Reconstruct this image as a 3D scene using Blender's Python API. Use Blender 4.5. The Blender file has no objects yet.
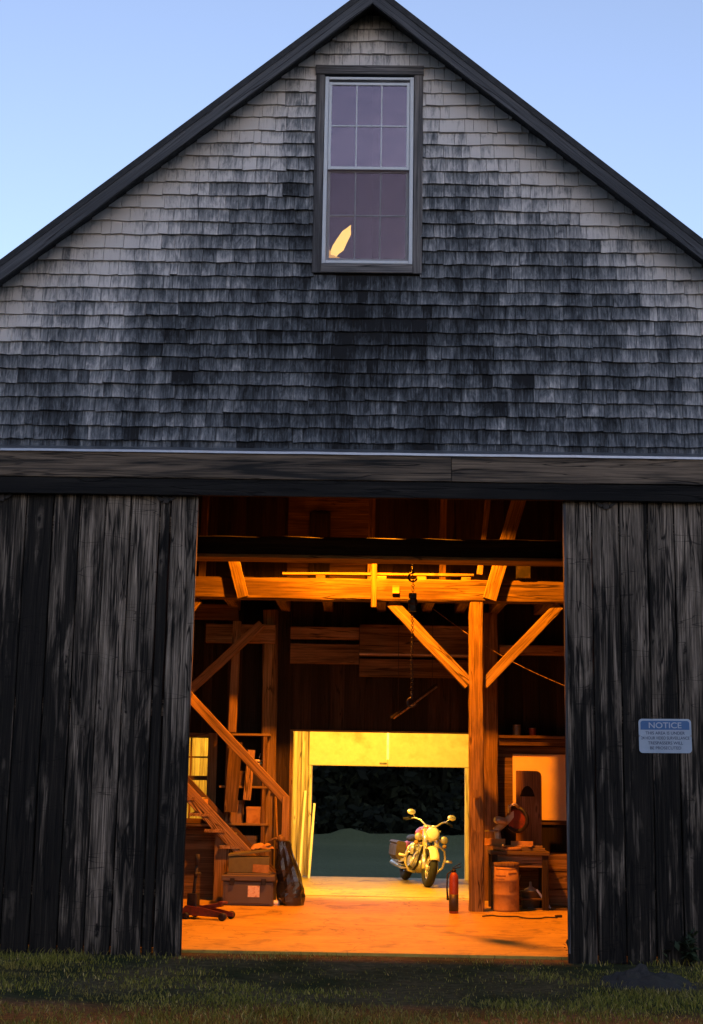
import bpy, bmesh, math, random
import numpy as np
from mathutils import Vector, Matrix
from mathutils import noise as mnoise
random.seed(7); rng = np.random.default_rng(7)
R = math.radians
SC = bpy.context.scene
COL = SC.collection

# ------------------------------------------------------------------ camera
PITCH, ROLL, YAW, FPX = .1826, .0168, -.017, 1404.7
EYE = Vector((0, 0, 1.7))
fw = Vector((math.sin(YAW)*math.cos(PITCH), math.cos(YAW)*math.cos(PITCH), math.sin(PITCH)))
rt0 = Vector((math.cos(YAW), -math.sin(YAW), 0)); up0 = rt0.cross(fw)
rt = rt0*math.cos(ROLL) + up0*math.sin(ROLL); up = -rt0*math.sin(ROLL) + up0*math.cos(ROLL)
def at(px, py, Y):
    d = fw + rt*((px-351.5)/FPX) - up*((py-512)/FPX)
    return EYE + d*(Y/d.y)
def atz(px, py, Z=0.0):
    d = fw + rt*((px-351.5)/FPX) - up*((py-512)/FPX)
    return EYE + d*((Z-1.7)/d.z)
cam = bpy.data.cameras.new("camera"); co = bpy.data.objects.new("camera", cam); COL.objects.link(co)
m3 = Matrix((rt, up, -fw)).transposed()
co.matrix_world = Matrix.Translation(EYE) @ m3.to_4x4()
cam.sensor_fit = 'VERTICAL'; cam.sensor_height = 24; cam.lens = 24*FPX/1024
cam.clip_start = .1; cam.clip_end = 3000
SC.camera = co

# ------------------------------------------------------------------ node helpers
class NT:
    def __init__(s, name):
        s.m = bpy.data.materials.new(name); s.m.use_nodes = True
        s.t = s.m.node_tree; s.t.nodes.clear()
        s.out = s.n('ShaderNodeOutputMaterial')
    def n(s, typ, **kw):
        nd = s.t.nodes.new(typ)
        for k, v in kw.items():
            if k.startswith('i_'):
                key = k[2:]
                key = int(key) if key.isdigit() else key
                nd.inputs[key].default_value = v
            else: setattr(nd, k, v)
        return nd
    def l(s, a, b): s.t.links.new(a, b)
    def bsdf(s, **kw):
        b = s.n('ShaderNodeBsdfPrincipled')
        for k, v in kw.items(): b.inputs[k].default_value = v
        s.l(b.outputs[0], s.out.inputs[0]); return b
    def ramp(s, fac, stops, interp='LINEAR'):
        r = s.n('ShaderNodeValToRGB'); r.color_ramp.interpolation = interp
        e = r.color_ramp.elements
        while len(e) < len(stops): e.new(.5)
        for i, (p, c) in enumerate(stops):
            e[i].position = p
            e[i].color = (c, c, c, 1) if not hasattr(c, '__len__') else (*c[:3], 1)
        s.l(fac, r.inputs[0]); return r.outputs[0]
    def math(s, op, a, b=None, c=None, clamp=False):
        nd = s.n('ShaderNodeMath', operation=op); nd.use_clamp = clamp
        for i, v in enumerate((a, b, c)):
            if v is None: continue
            if isinstance(v, (int, float)): nd.inputs[i].default_value = v
            else: s.l(v, nd.inputs[i])
        return nd.outputs[0]
    def mix(s, fac, a, b, blend='MIX'):
        nd = s.n('ShaderNodeMix', data_type='RGBA', blend_type=blend)
        for i, v in ((0, fac), (6, a), (7, b)):
            if isinstance(v, (int, float)): nd.inputs[i].default_value = v if i == 0 else (v, v, v, 1)
            elif hasattr(v, '__len__'): nd.inputs[i].default_value = (*v[:3], 1)
            else: s.l(v, nd.inputs[i])
        return nd.outputs[2]
    def noise(s, vec, scale, detail=4, rough=.55, dist=0):
        nd = s.n('ShaderNodeTexNoise'); nd.inputs['Scale'].default_value = scale
        nd.inputs['Detail'].default_value = detail; nd.inputs['Roughness'].default_value = rough
        nd.inputs['Distortion'].default_value = dist
        if vec is not None: s.l(vec, nd.inputs['Vector'])
        return nd.outputs[0]
    def scaled(s, vec, sc, loc=(0, 0, 0)):
        mp = s.n('ShaderNodeMapping'); mp.inputs['Scale'].default_value = sc; mp.inputs['Location'].default_value = loc
        s.l(vec, mp.inputs[0]); return mp.outputs[0]
    def bump(s, b, h, strength=.3, dist=.01):
        nd = s.n('ShaderNodeBump'); nd.inputs['Strength'].default_value = strength; nd.inputs['Distance'].default_value = dist
        s.l(h, nd.inputs['Height']); s.l(nd.outputs[0], b.inputs['Normal'])
    def attr(s, name, out='Vector'):
        return s.n('ShaderNodeAttribute', attribute_name=name).outputs[out]

def wood(name, dark, mid, pale, rough=.85, knots=True, streak=1.0, pieces=.35, bump=.5, zfade=None, spec=.25):
    """planks and timbers: grain runs along the third axis of the piece's own 'gc' coordinate"""
    s = NT(name); gc = s.attr('gc'); rnd = s.attr('rnd', 'Fac')
    g1 = s.noise(s.scaled(gc, (30, 30, .9)), 1.0, 7, .62, .5)
    g2 = s.noise(s.scaled(gc, (7, 7, .5), (3, 1, 8)), 1.0, 4, .55, .8)
    st = s.noise(s.scaled(gc, (2.2, 2.2, .7), (11, 5, 2)), 1.0, 3, .5)
    v = s.math('ADD', s.math('MULTIPLY', g1, .45), s.math('MULTIPLY', g2, .55*streak))
    v = s.math('ADD', v, s.math('MULTIPLY', s.math('SUBTRACT', st, .5), .55))
    v = s.math('ADD', v, s.math('MULTIPLY', s.math('SUBTRACT', rnd, .5), pieces))
    if zfade:
        z0, z1, amt = zfade
        tc = s.n('ShaderNodeTexCoord').outputs['Object']
        sp = s.n('ShaderNodeSeparateXYZ'); s.l(tc, sp.inputs[0])
        f = s.n('ShaderNodeMapRange', clamp=True); s.l(sp.outputs[2], f.inputs[0])
        f.inputs[1].default_value = z0; f.inputs[2].default_value = z1; f.inputs[3].default_value = -amt; f.inputs[4].default_value = amt*.6
        v = s.math('ADD', v, f.outputs[0])
    col = s.ramp(v, [(.30, dark), (.48, mid), (.70, pale)])
    if knots:
        vo = s.n('ShaderNodeTexVoronoi', feature='F1'); vo.inputs['Scale'].default_value = 1
        wob = s.n('ShaderNodeVectorMath', operation='ADD')
        s.l(s.scaled(gc, (5.2, 1.2, 1.35)), wob.inputs[0])
        nz = s.n('ShaderNodeTexNoise'); nz.inputs['Scale'].default_value = 5; s.l(gc, nz.inputs['Vector'])
        sub = s.n('ShaderNodeVectorMath', operation='SCALE'); sub.inputs['Scale'].default_value = .18
        s.l(nz.outputs[1], sub.inputs[0]); s.l(sub.outputs[0], wob.inputs[1])
        s.l(wob.outputs[0], vo.inputs['Vector'])
        core = s.ramp(vo.outputs['Distance'], [(.035, 1.0), (.075, 0.0)])
        halo = s.ramp(vo.outputs['Distance'], [(.06, 0.0), (.10, 1.0), (.20, 0.0)])
        col = s.mix(s.math('MULTIPLY', halo, .38), col, pale)
        col = s.mix(s.math('MULTIPLY', core, .85), col, tuple(c*.5 for c in dark))
    fib = s.noise(s.scaled(gc, (75, 75, 1.6), (2, 7, 1)), 1.0, 6, .7, .2)
    col = s.mix(1.0, col, s.ramp(fib, [(.32, .42), (.5, 1.0), (.68, 1.5)]), 'MULTIPLY')
    ck = s.noise(s.scaled(gc, (8, 8, .45), (1, 9, 4)), 1.0, 3, .5, .6)
    ckm = s.ramp(s.math('ABSOLUTE', s.math('SUBTRACT', ck, .5)), [(.004, 1.0), (.016, 0.0)])
    ckm = s.math('MULTIPLY', ckm, s.ramp(st, [(.42, 0.0), (.55, 1.0)]))
    col = s.mix(s.math('MULTIPLY', ckm, .85), col, tuple(c*.3 for c in dark))
    b = s.bsdf(Roughness=rough); b.inputs['Specular IOR Level'].default_value = spec
    s.l(col, b.inputs['Base Color'])
    crack = s.math('SUBTRACT', s.ramp(g1, [(.30, 0.0), (.42, 1.0)]), s.math('MULTIPLY', ckm, 2.0))
    s.bump(b, s.math('ADD', s.math('MULTIPLY', g1, .7), crack), bump, .006)
    return s.m

def plain(name, col, rough=.6, metal=0, spec=.4, var=.25, scale=6, bump=.15, dirt=None):
    s = NT(name); tc = s.n('ShaderNodeTexCoord').outputs['Object']
    n1 = s.noise(tc, scale, 6, .6); n2 = s.noise(tc, scale*7, 4, .6)
    lo = tuple(c*(1-var) for c in col); hi = tuple(min(1, c*(1+var)) for c in col)
    c = s.ramp(s.math('ADD', s.math('MULTIPLY', n1, .7), s.math('MULTIPLY', n2, .3)), [(.3, lo), (.7, hi)])
    if dirt: c = s.mix(s.math('MULTIPLY', s.ramp(n1, [(.48, 0.0), (.66, 1.0)]), dirt[1]), c, dirt[0])
    b = s.bsdf(Roughness=rough, Metallic=metal); b.inputs['Specular IOR Level'].default_value = spec
    s.l(c, b.inputs['Base Color'])
    r = s.n('ShaderNodeMapRange'); s.l(n2, r.inputs[0]); r.inputs[3].default_value = max(.03, rough-.12); r.inputs[4].default_value = min(1, rough+.12)
    s.l(r.outputs[0], b.inputs['Roughness'])
    if bump: s.bump(b, n2, bump, .004)
    return s.m

def emis(name, col, strength):
    s = NT(name); e = s.n('ShaderNodeEmission'); e.inputs[0].default_value = (*col, 1); e.inputs[1].default_value = strength
    s.l(e.outputs[0], s.out.inputs[0]); return s.m

def glassy(name, refl, tint=(1, 1, 1)):
    s = NT(name); tr = s.n('ShaderNodeBsdfTransparent'); tr.inputs[0].default_value = (*tint, 1)
    gl = s.n('ShaderNodeBsdfGlossy'); gl.inputs['Roughness'].default_value = .015; gl.inputs['Color'].default_value = (.74, .64, .84, 1)  # purple of the reflected dusk sky is set in the gloss colour
    tc = s.n('ShaderNodeTexCoord').outputs['Object']
    bm_ = s.n('ShaderNodeBump'); bm_.inputs['Strength'].default_value = .25; bm_.inputs['Distance'].default_value = .02
    s.l(s.noise(tc, 2.2, 2), bm_.inputs['Height']); s.l(bm_.outputs[0], gl.inputs['Normal'])
    lw = s.n('ShaderNodeLayerWeight'); lw.inputs[0].default_value = .25
    f = s.math('ADD', s.math('MULTIPLY', lw.outputs[0], .5), refl, clamp=True)
    mx = s.n('ShaderNodeMixShader'); s.l(f, mx.inputs[0]); s.l(tr.outputs[0], mx.inputs[1]); s.l(gl.outputs[0], mx.inputs[2])
    s.l(mx.outputs[0], s.out.inputs[0]); return s.m

# ------------------------------------------------------------------ mesh builder
class MB:
    def __init__(s): s.v = []; s.f = []; s.gc = []; s.rn = []; s.sm = []
    def add(s, verts, faces, gc=None, rnd=None, smooth=False):
        o = len(s.v); s.v += [tuple(v) for v in verts]
        s.gc += [tuple(g) for g in (gc if gc is not None else verts)]
        r = random.random() if rnd is None else rnd
        s.rn += [r]*len(verts)
        s.f += [tuple(i+o for i in f) for f in faces]; s.sm += [smooth]*len(faces)
        return s
    def bar(s, p0, p1, w, h, side=None, seg=1, jit=0.0, ch=.0, rnd=None, w1=None, h1=None):
        """box beam from p0 to p1; w across 'side', h across the other way; chamfered, optionally hand-hewn"""
        p0, p1 = Vector(p0), Vector(p1); d = (p1-p0); L = d.length; d = d/L
        sd = Vector(side) if side is not None else (Vector((0, 0, 1)).cross(d) if abs(d.z) < .95 else Vector((1, 0, 0)))
        sd = (sd - d*sd.dot(d)).normalized(); ot = d.cross(sd)
        ch = min(ch, .45*min(w, h)); V = []; G = []; off = [random.uniform(0, 50) for _ in range(3)]
        if ch > 0: prof = [(-1, -1, ch, 0), (1, -1, -ch, 0), (1, -1, 0, ch), (1, 1, 0, -ch), (1, 1, -ch, 0), (-1, 1, ch, 0), (-1, 1, 0, -ch), (-1, -1, 0, ch)]
        else: prof = [(-1, -1, 0, 0), (1, -1, 0, 0), (1, 1, 0, 0), (-1, 1, 0, 0)]
        k = len(prof)
        for i in range(seg+1):
            t = i/seg; ww = w + ((w1 if w1 else w)-w)*t; hh = h + ((h1 if h1 else h)-h)*t
            c = p0 + d*L*t
            for (a, b, da, db) in prof:
                x = a*ww/2+da; y = b*hh/2+db
                if jit: x += random.uniform(-jit, jit); y += random.uniform(-jit, jit)
                V.append(c + sd*x + ot*y); G.append((x+off[0], y+off[1], L*t+off[2]))
        F = [tuple(range(k))[::-1], tuple(seg*k+i for i in range(k))]
        for i in range(seg):
            for j in range(k): F.append((i*k+j, i*k+(j+1) % k, (i+1)*k+(j+1) % k, (i+1)*k+j))
        return s.add(V, F, G, rnd)
    def box(s, x0, x1, y0, y1, z0, z1, axis='z', ch=0, rnd=None, seg=1, jit=0):
        cx, cy, cz = (x0+x1)/2, (y0+y1)/2, (z0+z1)/2
        if axis == 'z': return s.bar((cx, cy, z0), (cx, cy, z1), x1-x0, y1-y0, (1, 0, 0), seg, jit, ch, rnd)
        if axis == 'x': return s.bar((x0, cy, cz), (x1, cy, cz), y1-y0, z1-z0, (0, 1, 0), seg, jit, ch, rnd)
        return s.bar((cx, y0, cz), (cx, y1, cz), x1-x0, z1-z0, (1, 0, 0), seg, jit, ch, rnd)
    def tube(s, pts, r, n=8, cap=True, smooth=True):
        pts = [Vector(p) for p in pts]; rs = r if isinstance(r, (list, tuple)) else [r]*len(pts)
        V = []; F = []; ref = None
        for i, p in enumerate(pts):
            d = (pts[min(i+1, len(pts)-1)] - pts[max(i-1, 0)]).normalized()
            if ref is None: ref = Vector((0, 0, 1)) if abs(d.z) < .9 else Vector((1, 0, 0))
            a = (ref - d*ref.dot(d)).normalized(); ref = a; b = d.cross(a)
            for j in range(n):
                t = 2*math.pi*j/n; V.append(p + (a*math.cos(t)+b*math.sin(t))*rs[i])
        for i in range(len(pts)-1):
            for j in range(n): F.append((i*n+j, i*n+(j+1) % n, (i+1)*n+(j+1) % n, (i+1)*n+j))
        if cap: F.append(tuple(range(n))[::-1]); F.append(tuple((len(pts)-1)*n+j for j in range(n)))
        return s.add(V, F, smooth=smooth)
    def lathe(s, prof, c=(0, 0, 0), axis=(0, 0, 1), n=20, smooth=True):
        """prof: list of (radius, along)"""
        c = Vector(c); ax = Vector(axis).normalized(); a = Vector((1, 0, 0)) if abs(ax.x) < .9 else Vector((0, 1, 0))
        a = (a-ax*a.dot(ax)).normalized(); b = ax.cross(a); V = []; F = []
        for (r, h) in prof:
            for j in range(n):
                t = 2*math.pi*j/n; V.append(c + ax*h + (a*math.cos(t)+b*math.sin(t))*max(r, 1e-4))
        for i in range(len(prof)-1):
            for j in range(n): F.append((i*n+j, i*n+(j+1) % n, (i+1)*n+(j+1) % n, (i+1)*n+j))
        F.append(tuple(range(n))[::-1]); F.append(tuple((len(prof)-1)*n+j for j in range(n)))
        return s.add(V, F, smooth=smooth)
    def torus(s, c, axis, Rr, r, n=28, k=8, arc=(0, 2*math.pi)):
        c = Vector(c); ax = Vector(axis).normalized(); a = Vector((0, 0, 1)) if abs(ax.z) < .9 else Vector((1, 0, 0))
        a = (a-ax*a.dot(ax)).normalized(); b = ax.cross(a); V = []; F = []
        full = abs(arc[1]-arc[0]-2*math.pi) < 1e-6; nn = n if full else n+1
        for i in range(nn):
            t = arc[0]+(arc[1]-arc[0])*i/n; d = a*math.cos(t)+b*math.sin(t)
            for j in range(k):
                u = 2*math.pi*j/k; V.append(c + d*(Rr+r*math.cos(u)) + ax*r*math.sin(u))
        for i in range(n if full else n):
            i2 = (i+1) % nn
            for j in range(k): F.append((i*k+j, i*k+(j+1) % k, i2*k+(j+1) % k, i2*k+j))
        return s.add(V, F, smooth=True)
    def prism(s, poly, p, u, v, depth):
        """polygon (a,b) in plane p + a*u + b*v, extruded along u x v by depth"""
        p, u, v = Vector(p), Vector(u), Vector(v); w = u.cross(v).normalized()*depth; n = len(poly)
        V = [p+u*a+v*b for a, b in poly] + [p+u*a+v*b+w for a, b in poly]
        F = [tuple(range(n))[::-1], tuple(range(n, 2*n))] + [(i, (i+1) % n, n+(i+1) % n, n+i) for i in range(n)]
        return s.add(V, F)
    def ell(s, c, rx, ry, rz, n=16, m=10, fn=None):
        V = []; F = []
        for i in range(m+1):
            ph = math.pi*i/m
            for j in range(n):
                t = 2*math.pi*j/n; p = Vector((math.sin(ph)*math.cos(t), math.sin(ph)*math.sin(t), math.cos(ph)))
                if fn: p = fn(p)
                V.append((c[0]+p.x*rx, c[1]+p.y*ry, c[2]+p.z*rz))
        for i in range(m):
            for j in range(n): F.append((i*n+j, (i+1)*n+j, (i+1)*n+(j+1) % n, i*n+(j+1) % n))
        return s.add(V, F, smooth=True)
    def build(s, name, mat, parent=None, loc=None, bevel=0):
        me = bpy.data.meshes.new(name); me.from_pydata(s.v, [], s.f)
        a = me.attributes.new('gc', 'FLOAT_VECTOR', 'POINT'); a.data.foreach_set('vector', np.array(s.gc, 'f').ravel())
        a = me.attributes.new('rnd', 'FLOAT', 'POINT'); a.data.foreach_set('value', np.array(s.rn, 'f'))
        me.polygons.foreach_set('use_smooth', s.sm)
        bm = bmesh.new(); bm.from_mesh(me); bmesh.ops.recalc_face_normals(bm, faces=bm.faces)
        if bevel:
            ed = [e for e in bm.edges if len(e.link_faces) == 2 and e.calc_face_angle(0) > .6]
            bmesh.ops.bevel(bm, geom=ed, offset=bevel, segments=2, affect='EDGES', clamp_overlap=True)
        bm.to_mesh(me); bm.free()
        me.materials.append(mat)
        o = bpy.data.objects.new(name, me); COL.objects.link(o)
        if parent: o.parent = parent
        if loc is not None: o.location = loc
        return o
def tag(o, label=None, cat=None, group=None, kind=None):
    if label: o['label'] = label
    if cat: o['category'] = cat
    if group: o['group'] = group
    if kind: o['kind'] = kind
    return o
def empty(name, loc, rz=0, label=None, cat=None, group=None):
    o = bpy.data.objects.new(name, None); COL.objects.link(o); o.location = loc; o.rotation_euler = (0, 0, rz)
    o.empty_display_size = .2
    return tag(o, label, cat, group)

# ------------------------------------------------------------------ materials
M = {}
M['door'] = wood('weathered door boards', (.0035, .004, .005), (.0135, .0125, .0115), (.20, .16, .125), .8, True, 1.15, .34, .9, (0.3, 4.4, .17))
def doorwood():
    s = NT('weathered door boards'); gc = s.attr('gc'); rnd = s.attr('rnd', 'Fac')
    tc = s.n('ShaderNodeTexCoord').outputs['Object']
    sp = s.n('ShaderNodeSeparateXYZ'); s.l(tc, sp.inputs[0])
    fib = s.noise(s.scaled(gc, (85, 85, 1.3)), 1, 8, .72, .3)
    fib2 = s.noise(s.scaled(gc, (26, 26, .55), (5, 5, 5)), 1, 6, .65, .8)
    area = s.noise(s.scaled(gc, (5.5, 5.5, .9), (9, 2, 6)), 1, 5, .6, 1.0)
    hz = s.n('ShaderNodeMapRange', clamp=True); s.l(sp.outputs[2], hz.inputs[0])
    hz.inputs[1].default_value = .4; hz.inputs[2].default_value = 4.3; hz.inputs[3].default_value = -.055; hz.inputs[4].default_value = .075
    m = s.math('ADD', s.math('MULTIPLY', area, .62), s.math('MULTIPLY', fib2, .38))
    m = s.math('ADD', m, hz.outputs[0]); m = s.math('ADD', m, s.math('MULTIPLY', s.math('SUBTRACT', rnd, .5), .20))
    mask = s.ramp(m, [(.48, 0.0), (.55, .45), (.66, 1.0)])
    dk = s.ramp(fib, [(.3, (.0035, .0035, .0035)), (.52, (.012, .0105, .009)), (.70, (.045, .037, .029))])
    pl = s.ramp(fib, [(.30, (.018, .015, .012)), (.46, (.13, .105, .082)), (.64, (.44, .36, .285))])
    col = s.mix(mask, dk, pl)
    # knots with pale swirls
    vo = s.n('ShaderNodeTexVoronoi', feature='F1'); vo.inputs['Scale'].default_value = 1
    nz = s.n('ShaderNodeTexNoise'); nz.inputs['Scale'].default_value = 6; nz.inputs['Detail'].default_value = 4; s.l(gc, nz.inputs['Vector'])
    sc_ = s.n('ShaderNodeVectorMath', operation='SCALE'); sc_.inputs['Scale'].default_value = .5; s.l(nz.outputs[1], sc_.inputs[0])
    ad = s.n('ShaderNodeVectorMath', operation='ADD'); s.l(s.scaled(gc, (4.6, 1.0, 1.5)), ad.inputs[0]); s.l(sc_.outputs[0], ad.inputs[1]); s.l(ad.outputs[0], vo.inputs['Vector'])
    core = s.ramp(vo.outputs['Distance'], [(.045, 1.0), (.08, 0.0)])
    halo = s.math('MULTIPLY', s.ramp(vo.outputs['Distance'], [(.07, 0.0), (.12, 1.0), (.26, 0.0)]), s.ramp(fib2, [(.42, 0.0), (.58, 1.0)]))
    col = s.mix(s.math('MULTIPLY', halo, .55), col, (.15, .125, .10))
    col = s.mix(core, col, (.006, .005, .005))
    # checks along the grain, a few saw scars across it
    ck = s.noise(s.scaled(gc, (9, 9, .4), (1, 9, 4)), 1.0, 3, .5, .8)
    ckm = s.ramp(s.math('ABSOLUTE', s.math('SUBTRACT', ck, .5)), [(.006, 1.0), (.02, 0.0)])
    cr = s.noise(s.scaled(gc, (1.2, 1.2, 7), (8, 1, 2)), 1.0, 2, .5, .3)
    crm = s.math('MULTIPLY', s.ramp(s.math('ABSOLUTE', s.math('SUBTRACT', cr, .62)), [(.002, 1.0), (.007, 0.0)]), .7)
    col = s.mix(s.math('MAXIMUM', s.math('MULTIPLY', ckm, .9), crm), col, (.003, .003, .003))
    b = s.bsdf(Roughness=.85); b.inputs['Specular IOR Level'].default_value = .2; s.l(col, b.inputs['Base Color'])
    s.bump(b, s.math('SUBTRACT', fib, ckm), .9, .008)
    return s.m
M['door'] = doorwood()
M['siding'] = wood('old siding boards', (.003, .003, .0035), (.009, .0085, .008), (.04, .034, .03), .85, True, 1, .3, .7)
M['header'] = wood('header board', (.006, .006, .007), (.0125, .012, .0115), (.14, .105, .075), .75, False, 1.7, .2, .6)
M['timber'] = wood('hewn timber', (.065, .043, .02), (.16, .112, .05), (.27, .20, .10), .8, True, .9, .2, .6)
M['oldtimber'] = wood('old tie beam timber', (.045, .028, .012), (.115, .078, .034), (.20, .145, .075), .82, True, 1.0, .2, .7)
M['darktimber'] = wood('smoked timber', (.055, .035, .018), (.14, .09, .045), (.24, .165, .09), .85, True, .9, .3, .6)
M['darkboard'] = wood('blackish boards', (.008, .006, .0045), (.018, .013, .009), (.038, .027, .018), .9, False, .9, .3, .5)  # near-black brown wood tone
M['brownboard'] = wood('brown boards', (.07, .042, .022), (.15, .095, .05), (.26, .175, .10), .85, True, .9, .3, .5)
M['palewood'] = wood('pale new boards', (.32, .25, .16), (.48, .39, .27), (.62, .52, .38), .75, True, .7, .25, .4)
M['stairwood'] = wood('stair wood', (.09, .057, .022), (.21, .135, .05), (.31, .21, .09), .7, True, .8, .15, .3)
M['casing'] = wood('window casing', (.035, .035, .038), (.075, .075, .08), (.19, .175, .17), .85, False, 1, .3, .6)
M['rake'] = wood('rake board', (.024, .026, .031), (.044, .048, .056), (.075, .079, .088), .8, False, .8, .2, .4)
M['white'] = plain('white window vinyl', (.46, .50, .55), .4, 0, .4, .08, 5, .05, ((.3, .3, .3), .35))
M['roofing'] = plain('dark roofing', (.03, .032, .036), .9, 0, .2, .4, 9, .4)
M['flash'] = plain('metal flashing', (.30, .32, .35), .38, .85, .5, .2, 5, .1, ((.2, .2, .21), .6))
M['black'] = plain('black iron', (.015, .015, .016), .55, .4, .4, .4, 12, .3, ((.05, .03, .02), .5))
M['rubber'] = plain('black rubber', (.018, .018, .018), .75, 0, .3, .3, 14, .2)
M['chrome'] = plain('chrome', (.88, .86, .80), .30, .8, .5, .06, 8, .0)
M['steel'] = plain('worn steel', (.35, .34, .33), .42, .9, .5, .25, 12, .15, ((.12, .08, .05), .5))
M['cast'] = plain('cast aluminium', (.42, .39, .33), .42, .6, .5, .2, 12, .2)
M['tankpaint'] = plain('orange red paint', (.48, .085, .008), .22, 0, .6, .1, 4, 0)
M['cream'] = plain('cream enamel', (.78, .66, .44), .25, 0, .5, .06, 4, 0)
M['leather'] = plain('black leather', (.03, .026, .022), .5, 0, .4, .3, 20, .3)
M['saddle'] = plain('worn saddle leather', (.065, .045, .028), .5, 0, .4, .4, 9, .3)
M['redpaint'] = plain('red enamel', (.24, .042, .014), .5, 0, .5, .15, 6, .03, ((.2, .03, .02), .4))
M['jackred'] = plain('greasy jack paint', (.16, .03, .02), .45, .2, .5, .4, 9, .1, ((.02, .015, .012), .8))
M['plasticblack'] = plain('black plastic sheet', (.012, .012, .013), .22, 0, .6, .3, 5, .25)
M['tote'] = plain('grey brown tote plastic', (.075, .06, .05), .55, 0, .4, .15, 6, .1)
M['olive'] = plain('olive card', (.10, .10, .05), .8, 0, .3, .2, 6, .1, ((.05, .045, .025), .5))
M['sticker'] = plain('paper label', (.62, .50, .38), .7, 0, .3, .2, 30, 0, ((.35, .12, .06), .8))
M['fibre'] = plain('kraft fibre', (.36, .21, .075), .85, 0, .2, .25, 4, .3, ((.15, .075, .03), .75))
M['ink'] = plain('faded ink', (.24, .13, .05), .8, 0, .2, .3, 20, 0)
M['ply'] = wood('plywood', (.16, .085, .04), (.24, .14, .07), (.32, .2, .11), .75, True, .7, .15, .2)
M['drywall'] = plain('pale wall sheet', (.62, .50, .28), .85, 0, .2, .07, 2, .05)
M['odoor'] = plain('stained door panel', (.60, .50, .32), .8, 0, .2, .2, 2.2, .1, ((.34, .24, .11), .8))
M['hole'] = plain('dark cut out', (.012, .009, .007), .9, 0, .2, .2, 5, 0)
M['pvc'] = plain('pale plastic', (.7, .66, .55), .5, 0, .4, .1, 8, .05)
M['signblue'] = plain('sign blue', (.035, .13, .33), .4, 0, .4, .06, 6, 0)
M['signwhite'] = plain('sign face', (.34, .43, .55), .45, 0, .4, .06, 6, 0, ((.25, .33, .43), .5))
M['signink'] = plain('sign ink', (.035, .06, .12), .5, 0, .3, .1, 6, 0)
M['stone'] = plain('rubble', (.035, .032, .03), .9, 0, .3, .35, 5, .6, ((.03, .033, .025), .7))
M['leafdark'] = plain('dark leaves', (.028, .045, .02), .7, 0, .3, .4, 9, 0)
M['bark'] = plain('bark', (.04, .032, .025), .9, 0, .2, .4, 12, .5)
M['deadleaf'] = plain('bleached wood', (.33, .29, .24), .8, 0, .2, .2, 15, .2)
M['tealpaint'] = plain('galvanised steel', (.22, .21, .2), .5, .7, .4, .2, 8, .1)
M['lampshade'] = plain('enamel shade', (.05, .055, .05), .4, 0, .5, .2, 6, 0)
M['glass'] = glassy('window glass', .055)
M['glass2'] = glassy('old glass', .03, (.95, .97, .92))
s = NT('insect screen'); tr = s.n('ShaderNodeBsdfTransparent'); df = s.n('ShaderNodeBsdfDiffuse'); df.inputs[0].default_value = (.075, .035, .035, 1)
mx = s.n('ShaderNodeMixShader'); mx.inputs[0].default_value = .20; s.l(tr.outputs[0], mx.inputs[1]); s.l(df.outputs[0], mx.inputs[2]); s.l(mx.outputs[0], s.out.inputs[0]); M['screen'] = s.m

# shingles: per shingle colour (weathering, painted shade at the tops) + streaks
s = NT('weathered cedar shingles'); tc = s.n('ShaderNodeTexCoord').outputs['Object']
base = s.attr('weather_shade', 'Fac'); gc = s.attr('gc')
sk = s.noise(s.scaled(gc, (52, 1, 3.0)), 1, 6, .7, .5); sk2 = s.noise(s.scaled(gc, (15, 1, 5), (4, 0, 9)), 1, 6, .7, 1.0)
blot = s.noise(s.scaled(tc, (1, 1, .8)), 2.1, 5, .62)
v = s.math('ADD', base, s.math('MULTIPLY', s.math('SUBTRACT', sk, .5), .85))
v = s.math('ADD', v, s.math('MULTIPLY', s.math('SUBTRACT', sk2, .5), 1.0))
v = s.math('ADD', v, s.math('MULTIPLY', s.math('SUBTRACT', blot, .5), .4))
drip = s.noise(s.scaled(tc, (4.2, 1, .42)), 1.0, 6, .65, .4)
v = s.math('ADD', v, s.math('MULTIPLY', s.math('SUBTRACT', drip, .5), .75))
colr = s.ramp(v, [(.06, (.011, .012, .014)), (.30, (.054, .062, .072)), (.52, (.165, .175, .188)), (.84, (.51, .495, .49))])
b = s.bsdf(Roughness=.85); b.inputs['Specular IOR Level'].default_value = .2; s.l(colr, b.inputs['Base Color']); s.bump(b, sk, .5, .004)
M['shingle'] = s.m

# concrete floor
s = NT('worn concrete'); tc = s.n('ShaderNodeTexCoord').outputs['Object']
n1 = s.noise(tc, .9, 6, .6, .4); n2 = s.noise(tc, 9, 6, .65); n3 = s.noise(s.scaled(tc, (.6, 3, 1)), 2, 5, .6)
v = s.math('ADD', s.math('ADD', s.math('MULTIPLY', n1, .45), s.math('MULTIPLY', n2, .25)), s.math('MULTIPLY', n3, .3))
c = s.ramp(v, [(.32, (.22, .145, .028)), (.5, (.39, .27, .045)), (.68, (.50, .36, .075))])  # blue taken out of the base colour to carry the orange lamp glow
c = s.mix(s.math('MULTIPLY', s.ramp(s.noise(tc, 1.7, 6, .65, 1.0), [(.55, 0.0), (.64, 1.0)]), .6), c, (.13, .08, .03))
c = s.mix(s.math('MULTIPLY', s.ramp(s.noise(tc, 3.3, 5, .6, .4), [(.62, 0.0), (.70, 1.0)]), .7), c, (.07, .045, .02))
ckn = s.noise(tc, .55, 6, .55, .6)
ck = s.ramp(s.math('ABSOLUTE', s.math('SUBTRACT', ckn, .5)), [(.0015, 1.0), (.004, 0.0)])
c = s.mix(s.math('MULTIPLY', ck, .8), c, (.04, .025, .012))
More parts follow.
